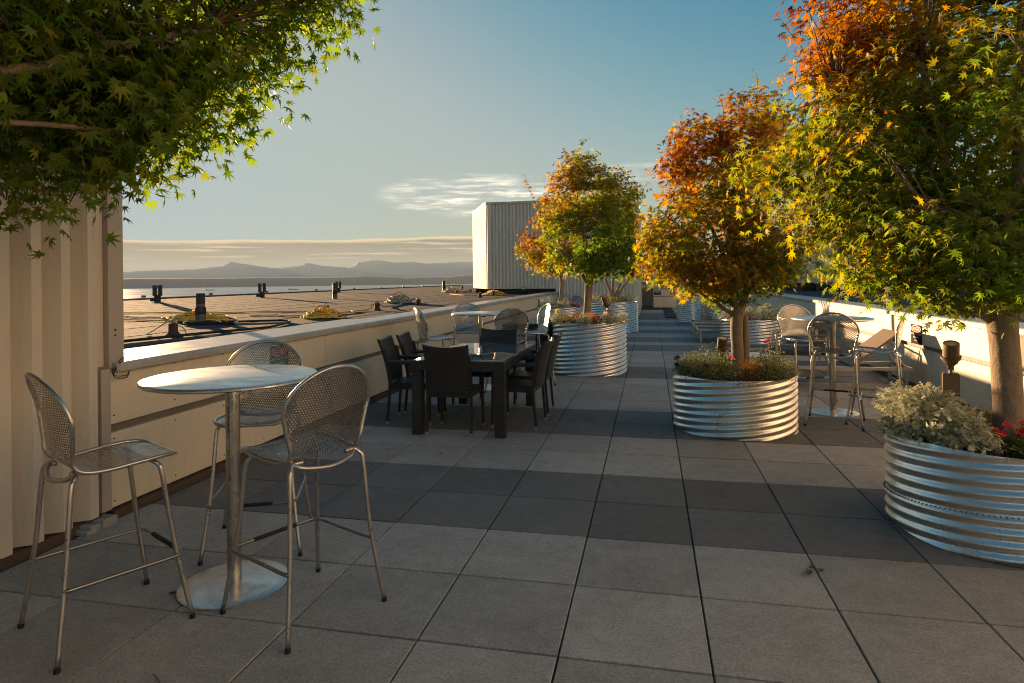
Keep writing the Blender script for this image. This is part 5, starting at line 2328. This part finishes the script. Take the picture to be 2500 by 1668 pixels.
def grass(x, y, z, r, h, label, seed, n=260, c0=(.20, .085, .015), c1=(.42, .24, .06)):
    g = np.random.default_rng(seed)
    t = thing('grass_tuft', label, 'grass', (x, y, z), 0, 'fine grass tufts in the planters')
    V, F, C = [], [], []
    for i in range(n):
        a = g.uniform(0, 6.283)
        out = r * g.uniform(.15, 1.2)
        hh = h * g.uniform(.55, 1.1)
        w = g.uniform(.0012, .0024)
        p0 = np.array([g.normal(0, .03), g.normal(0, .03), -.01])
        dr = np.array([math.cos(a), math.sin(a), 0])
        side = np.array([-math.sin(a), math.cos(a), 0])
        cc = np.array(c0) + (np.array(c1) - np.array(c0)) * g.uniform(0, 1)
        k = len(V)
        for s_ in range(6):
            u = s_ / 5
            p = p0 + dr * out * u ** 1.7 + np.array([0, 0, hh * (u - .32 * u ** 3)])
            V += [p - side * w * (1 - u * .85), p + side * w * (1 - u * .85)]
            C += [cc, cc]
        for s_ in range(5):
            q = k + 2 * s_
            F.append((q, q + 1, q + 3, q + 2))
    o = link('blades', np_mesh('blades', np.array(V), np.array(F), M['small_leaf'], np.array(C)), t)
    o['kind'] = 'stuff'
    return t


def flower(x, y, z, n, r, colr, label, seed, size=.022, group='flowers in the planters', stem=.05):
    g = np.random.default_rng(seed)
    t = thing('flower', label, 'flower', (x, y, z), 0, group)
    C = g.normal(0, r, (n, 3)) * np.array([1, 1, .45])
    nr = np.array([0, -.5, .8]) + g.normal(0, .45, (n, 3))
    tip = g.normal(0, 1, (n, 3))
    cc = np.array(colr)[None] * g.uniform(.7, 1.25, (n, 1))
    cloud('petals', 'petal', C, nr, tip, size * g.uniform(.8, 1.2, n), cc, M['petal'], t, stuff=False)
    b = MB()
    for c in C[:8]:
        b.tube([tuple(c), tuple(c * .4 + np.array([0, .0, -stem * .5])), (0, 0, -stem)], .0022, 4)
    b.build('stems', M['twig'], t)
    return t


def uplight(x, y, z, label, rz=0.0, sc=1.0, box=True):
    t = thing('spotlight', label, 'light', (x, y, z), rz, 'bronze garden spotlights in the planters')
    b = MB()
    b.box((-.058 * sc, -.045 * sc, -.05), (.058 * sc, .045 * sc, .115 * sc), c=.006)
    if box:
        b.build('junction_box', M['bronze'], t)
    b = MB()
    b.tube([(0, 0, .115 * sc), (0, 0, .15 * sc)], .014 * sc, 10)
    b.box((-.022 * sc, -.014 * sc, .14 * sc), (.022 * sc, .014 * sc, .20 * sc))
    b.build('knuckle', M['bronze'], t)
    tilt = Matrix.Translation((0, 0, .19 * sc)) @ Matrix.Rotation(R(20), 4, 'X') @ Matrix.Scale(sc, 4)

    def lt(prof, name, mat):
        q = MB()
        q.lathe(prof, 32)
        q.v = [tuple(tilt @ Vector(p)) for p in q.v]
        q.build(name, mat, t, smooth=True, angle=35)
    lt([(0, -.01), (.03, -.01), (.052, .018), (.060, .05), (.072, .052), (.072, .072), (.060, .074), (.058, .185), (.054, .188), (.052, .178)], 'lamp_housing', M['bronze'])
    lt([(.0525, .178), (.02, .183), (0, .184)], 'lens', M['lens'])
    return t


# near planter (P1)
silver_plant(1.62, 4.34, .60, .265, .27, 'big silver bush spilling over the left rim of the nearest planter', 31, 2600, .25)
silver_plant(1.74, 4.10, .56, .17, .15, 'smaller silver bush at the front of the nearest planter beside the big silver one', 32, 900, .1)
leafy_plant(2.12, 4.02, .53, .22, .12, 'dark green bedding under the red flowers of the nearest planter', 33, n=1500, sz=(.02, .042))
leafy_plant(2.42, 4.12, .53, .20, .15, 'fine green bedding right of the big maple trunk', 34, (.06, .09, .03), (.28, .28, .14), 1700, (.012, .022))
leafy_plant(1.98, 4.52, .53, .18, .16, 'green bedding behind the spotlight of the nearest planter', 35, (.05, .09, .02), (.24, .26, .08), 1300, (.014, .03))
leafy_plant(2.45, 4.55, .53, .16, .22, 'yellow-green bedding behind the big maple trunk', 36, (.10, .12, .02), (.36, .32, .06), 900, (.016, .03))
grass(1.98, 4.50, .54, .20, .27, 'golden grass tuft left of the big maple trunk', 37, 330, (.20, .12, .02), (.5, .34, .06))
flower(2.00, 4.06, .685, 8, .036, (.52, .03, .07), 'bright red flower cluster in front of the big maple trunk', 38, .028)
flower(1.90, 4.02, .655, 6, .02, (.60, .03, .04), 'small red flower head left of the bright red cluster', 39, .024)
for i, (x, y, z, l) in enumerate([(1.84, 3.92, .57, 'dark purple flower low at the front left rim of the nearest planter'), (1.99, 3.84, .545, 'dark purple flower hanging over the front rim of the nearest planter'),
                                  (2.12, 3.92, .63, 'dark purple flower under the bright red cluster'), (1.93, 4.60, .70, 'small dark red bloom right of the spotlight box')]):
    flower(x, y, z, 4, .014, (.035, .008, .022), l, 40 + i, .026)
uplight(1.815, 4.42, .845, 'bronze spotlight on its box in the nearest planter', -.3, .76)

# second planter (P2)
for i, (x, y, r, h, l) in enumerate([(.42, 6.66, .19, .23, 'green bedding at the left rim of the orange maple planter'), (.66, 6.50, .22, .22, 'green bedding at the front of the orange maple planter'),
                                     (1.12, 6.56, .22, .22, 'green bedding at the front right of the orange maple planter'), (.62, 6.95, .24, .27, 'pale bedding behind left of the orange maple trunk'),
                                     (1.20, 6.92, .24, .27, 'pale bedding right of the orange maple trunk')]):
    leafy_plant(x, y, .54, r, h, l, 50 + i, (.06, .09, .025), (.36, .36, .15), 1700, (.013, .026))
silver_plant(.34, 6.78, .55, .11, .13, 'small silver plant at the left rim of the orange maple planter', 60, 420)
silver_plant(1.34, 6.75, .55, .10, .12, 'small silver plant at the right rim of the orange maple planter', 61, 380)
grass(.96, 6.58, .54, .17, .28, 'orange grass tuft in front of the orange maple trunk', 62, 520)
leafy_plant(.86, 6.36, .52, .16, .07, 'brown dry bedding at the front rim of the orange maple planter', 63, (.05, .03, .015), (.16, .09, .04), 700, (.010, .02))
flower(.76, 6.60, .74, 5, .018, (.45, .015, .04), 'dark red flower left of the orange grass tuft', 64, .022)
flower(1.20, 7.05, .86, 6, .02, (.55, .01, .12), 'magenta flower standing high behind the orange grass tuft', 65, .022, stem=.16)
for i, (x, y, z, l) in enumerate([(.26, 6.66, .73, 'dark purple flower highest at the left rim of the orange maple planter'), (.25, 6.62, .66, 'dark purple flower lower at the left rim of the orange maple planter'), (.52, 6.42, .68, 'dark purple flower at the front left of the orange maple planter')]):
    flower(x, y, z, 4, .014, (.03, .008, .02), l, 66 + i, .024)
uplight(.74, 7.18, .56, 'bronze spotlight behind the orange maple trunk', .2, .9)

# left planter (P3)
silver_plant(-1.42, 10.12, .82, .17, .19, 'silver plant at the left rim of the tall left planter', 71, 620, .3)
silver_plant(-1.02, 9.96, .82, .14, .14, 'silver plant at the front middle of the tall left planter', 72, 480, .3)
silver_plant(-.66, 10.08, .82, .15, .15, 'silver plant at the front right of the tall left planter', 73, 480, .2)
silver_plant(-.46, 10.36, .82, .12, .14, 'silver plant at the right rim of the tall left planter', 74, 360, .2)
leafy_plant(-1.25, 10.3, .82, .2, .14, 'mixed bedding left of the trunk in the tall left planter', 75, (.08, .08, .02), (.40, .26, .05), 900, (.014, .03))
leafy_plant(-.70, 10.3, .82, .2, .15, 'golden bedding right of the trunk in the tall left planter', 76, (.10, .09, .02), (.42, .30, .06), 900, (.014, .03))
leafy_plant(-1.15, 10.7, .82, .2, .17, 'reddish bedding behind the trunk in the tall left planter', 77, (.10, .03, .015), (.36, .10, .03), 800, (.014, .03))
grass(-.92, 10.25, .82, .17, .26, 'orange grass tuft at the trunk in the tall left planter', 78, 300, (.28, .09, .02), (.55, .24, .06))
flower(-1.50, 10.25, 1.02, 6, .02, (.75, .45, .02), 'yellow flower at the left of the tall left planter', 79, .03)
flower(-.78, 10.02, .90, 5, .02, (.20, .01, .02), 'dark red flower between the silver plants of the tall left planter', 80, .026)
uplight(-.72, 10.85, .86, 'small bronze spotlight behind the plants of the tall left planter', -.9, 1.0)
# fourth planter
silver_plant(-1.55, 18.05, .85, .2, .2, 'silver plant at the left rim of the multi-stemmed maple planter', 81, 420)
silver_plant(-.55, 18.05, .85, .2, .22, 'silver plant at the right rim of the multi-stemmed maple planter', 82, 420, .3)
leafy_plant(-1.15, 17.95, .85, .3, .2, 'golden bedding at the front of the multi-stemmed maple planter', 83, (.09, .09, .02), (.36, .28, .05), 700, (.02, .04))
leafy_plant(-.8, 18.0, .85, .25, .18, 'green bedding in front of the stems of the multi-stemmed maple planter', 84, (.05, .09, .015), (.2, .24, .04), 600, (.02, .04))
# planter behind the wicker set
silver_plant(-2.55, 15.45, .82, .22, .24, 'silver plant at the left rim of the farthest left planter', 85, 420, .2)
silver_plant(-2.1, 15.35, .82, .2, .18, 'silver plant at the front of the farthest left planter', 86, 380, .2)
leafy_plant(-1.9, 15.6, .82, .25, .15, 'reddish bedding in the farthest left planter', 87, (.12, .04, .02), (.4, .14, .04), 500, (.02, .04))
# planter full of silver plants
for i, (x, y, r, h, l) in enumerate([(1.70, 14.75, .24, .22, 'silver plant at the left end of the planter full of silver plants'), (2.08, 14.55, .24, .28, 'silver plant second from the left in the planter full of silver plants'),
                                     (2.42, 14.60, .24, .30, 'silver plant second from the right in the planter full of silver plants'), (2.74, 14.85, .24, .28, 'silver plant at the right end of the planter full of silver plants'),
                                     (2.2, 15.1, .3, .32, 'silver plant at the middle back of the planter full of silver plants')]):
    silver_plant(x, y, .60, r, h, l, 90 + i, 560, .2)
silver_plant(1.30, 22.45, .72, .3, .2, 'dark silver plant on the smaller far planter', 96, 300)
silver_plant(2.3, 22.8, .68, .4, .25, 'wide silver plant on the far right planter', 97, 360)

# ------------------------------------------------------------------ fallen leaves and litter
def litter():
    g = np.random.default_rng(5)
    spots = [(.80, 3.55, 'dry brown leaf clump on the joint below the orange maple planter', 4), (-.02, 2.30, 'small yellow dry leaf on the paving at the bottom edge', 1),
             (-2.35, 5.35, 'red fallen leaf on the paving before the wicker chairs', 1), (-1.83, 5.30, 'tiny red fallen leaf right of the larger red one', 1),
             (1.50, 2.90, 'small brown dry leaf on the paving at the lower right', 1), (-2.32, 2.70, 'small red leaf on the joint under the left bar stool', 1)]
    for i, (x, y, l, n) in enumerate(spots):
        t = thing('fallen_leaf', l, 'leaf', (x, y, 0.004), 0, 'fallen leaves on the paving')
        C = g.normal(0, .028, (n, 3)) * np.array([1, 1, 0]) + np.array([0, 0, .006])
        if n == 1:
            C[:, :2] = 0
        for q in C:
            V0, F0 = TPL['maple']
            V = V0 * .035
            V[:, 2] = np.abs(V[:, 2]) * 1.2
            a = g.uniform(0, 6.28)
            rm = np.array([[math.cos(a), -math.sin(a), 0], [math.sin(a), math.cos(a), 0], [0, 0, 1]])
            cc = np.repeat(np.array([[(.16, .07, .03), (.35, .2, .05), (.22, .03, .02), (.22, .03, .02), (.12, .07, .03), (.2, .04, .02)][i]]), len(V), axis=0)
            link('leaf_blade', np_mesh('leaf_blade', V @ rm.T + q, F0, M['leaf'], cc), t)
    b = MB()
    b.tube([tuple(v) for v in catmull([(-1.92, 1.90, .004), (-1.86, 1.92, .005), (-1.82, 1.99, .007), (-1.86, 2.08, .009), (-1.93, 2.13, .006)], 6)], .0022, 5)
    tag(b.build('dry_stem', M['twig']), 'thin curved dry stem on the paving under the left bar stool', 'stem')


litter()

# ------------------------------------------------------------------ air
def haze():
    b = MB()
    b.box((-16800, -16800, WZ - 6), (16800, 16800, 520))
    o = b.build('haze', None)
    o['kind'] = 'stuff'
    m = bpy.data.materials.new('haze_air')
    m.use_nodes = True
    nt = m.node_tree
    nt.nodes.clear()
    out = nt.nodes.new('ShaderNodeOutputMaterial')
    v = nt.nodes.new('ShaderNodeVolumePrincipled')
    v.inputs['Color'].default_value = (.66, .82, 1.0, 1)
    v.inputs['Density'].default_value = 5.0e-5
    v.inputs['Anisotropy'].default_value = -0.15
    nt.links.new(v.outputs[0], out.inputs['Volume'])
    o.data.materials.clear()
    o.data.materials.append(m)


haze()
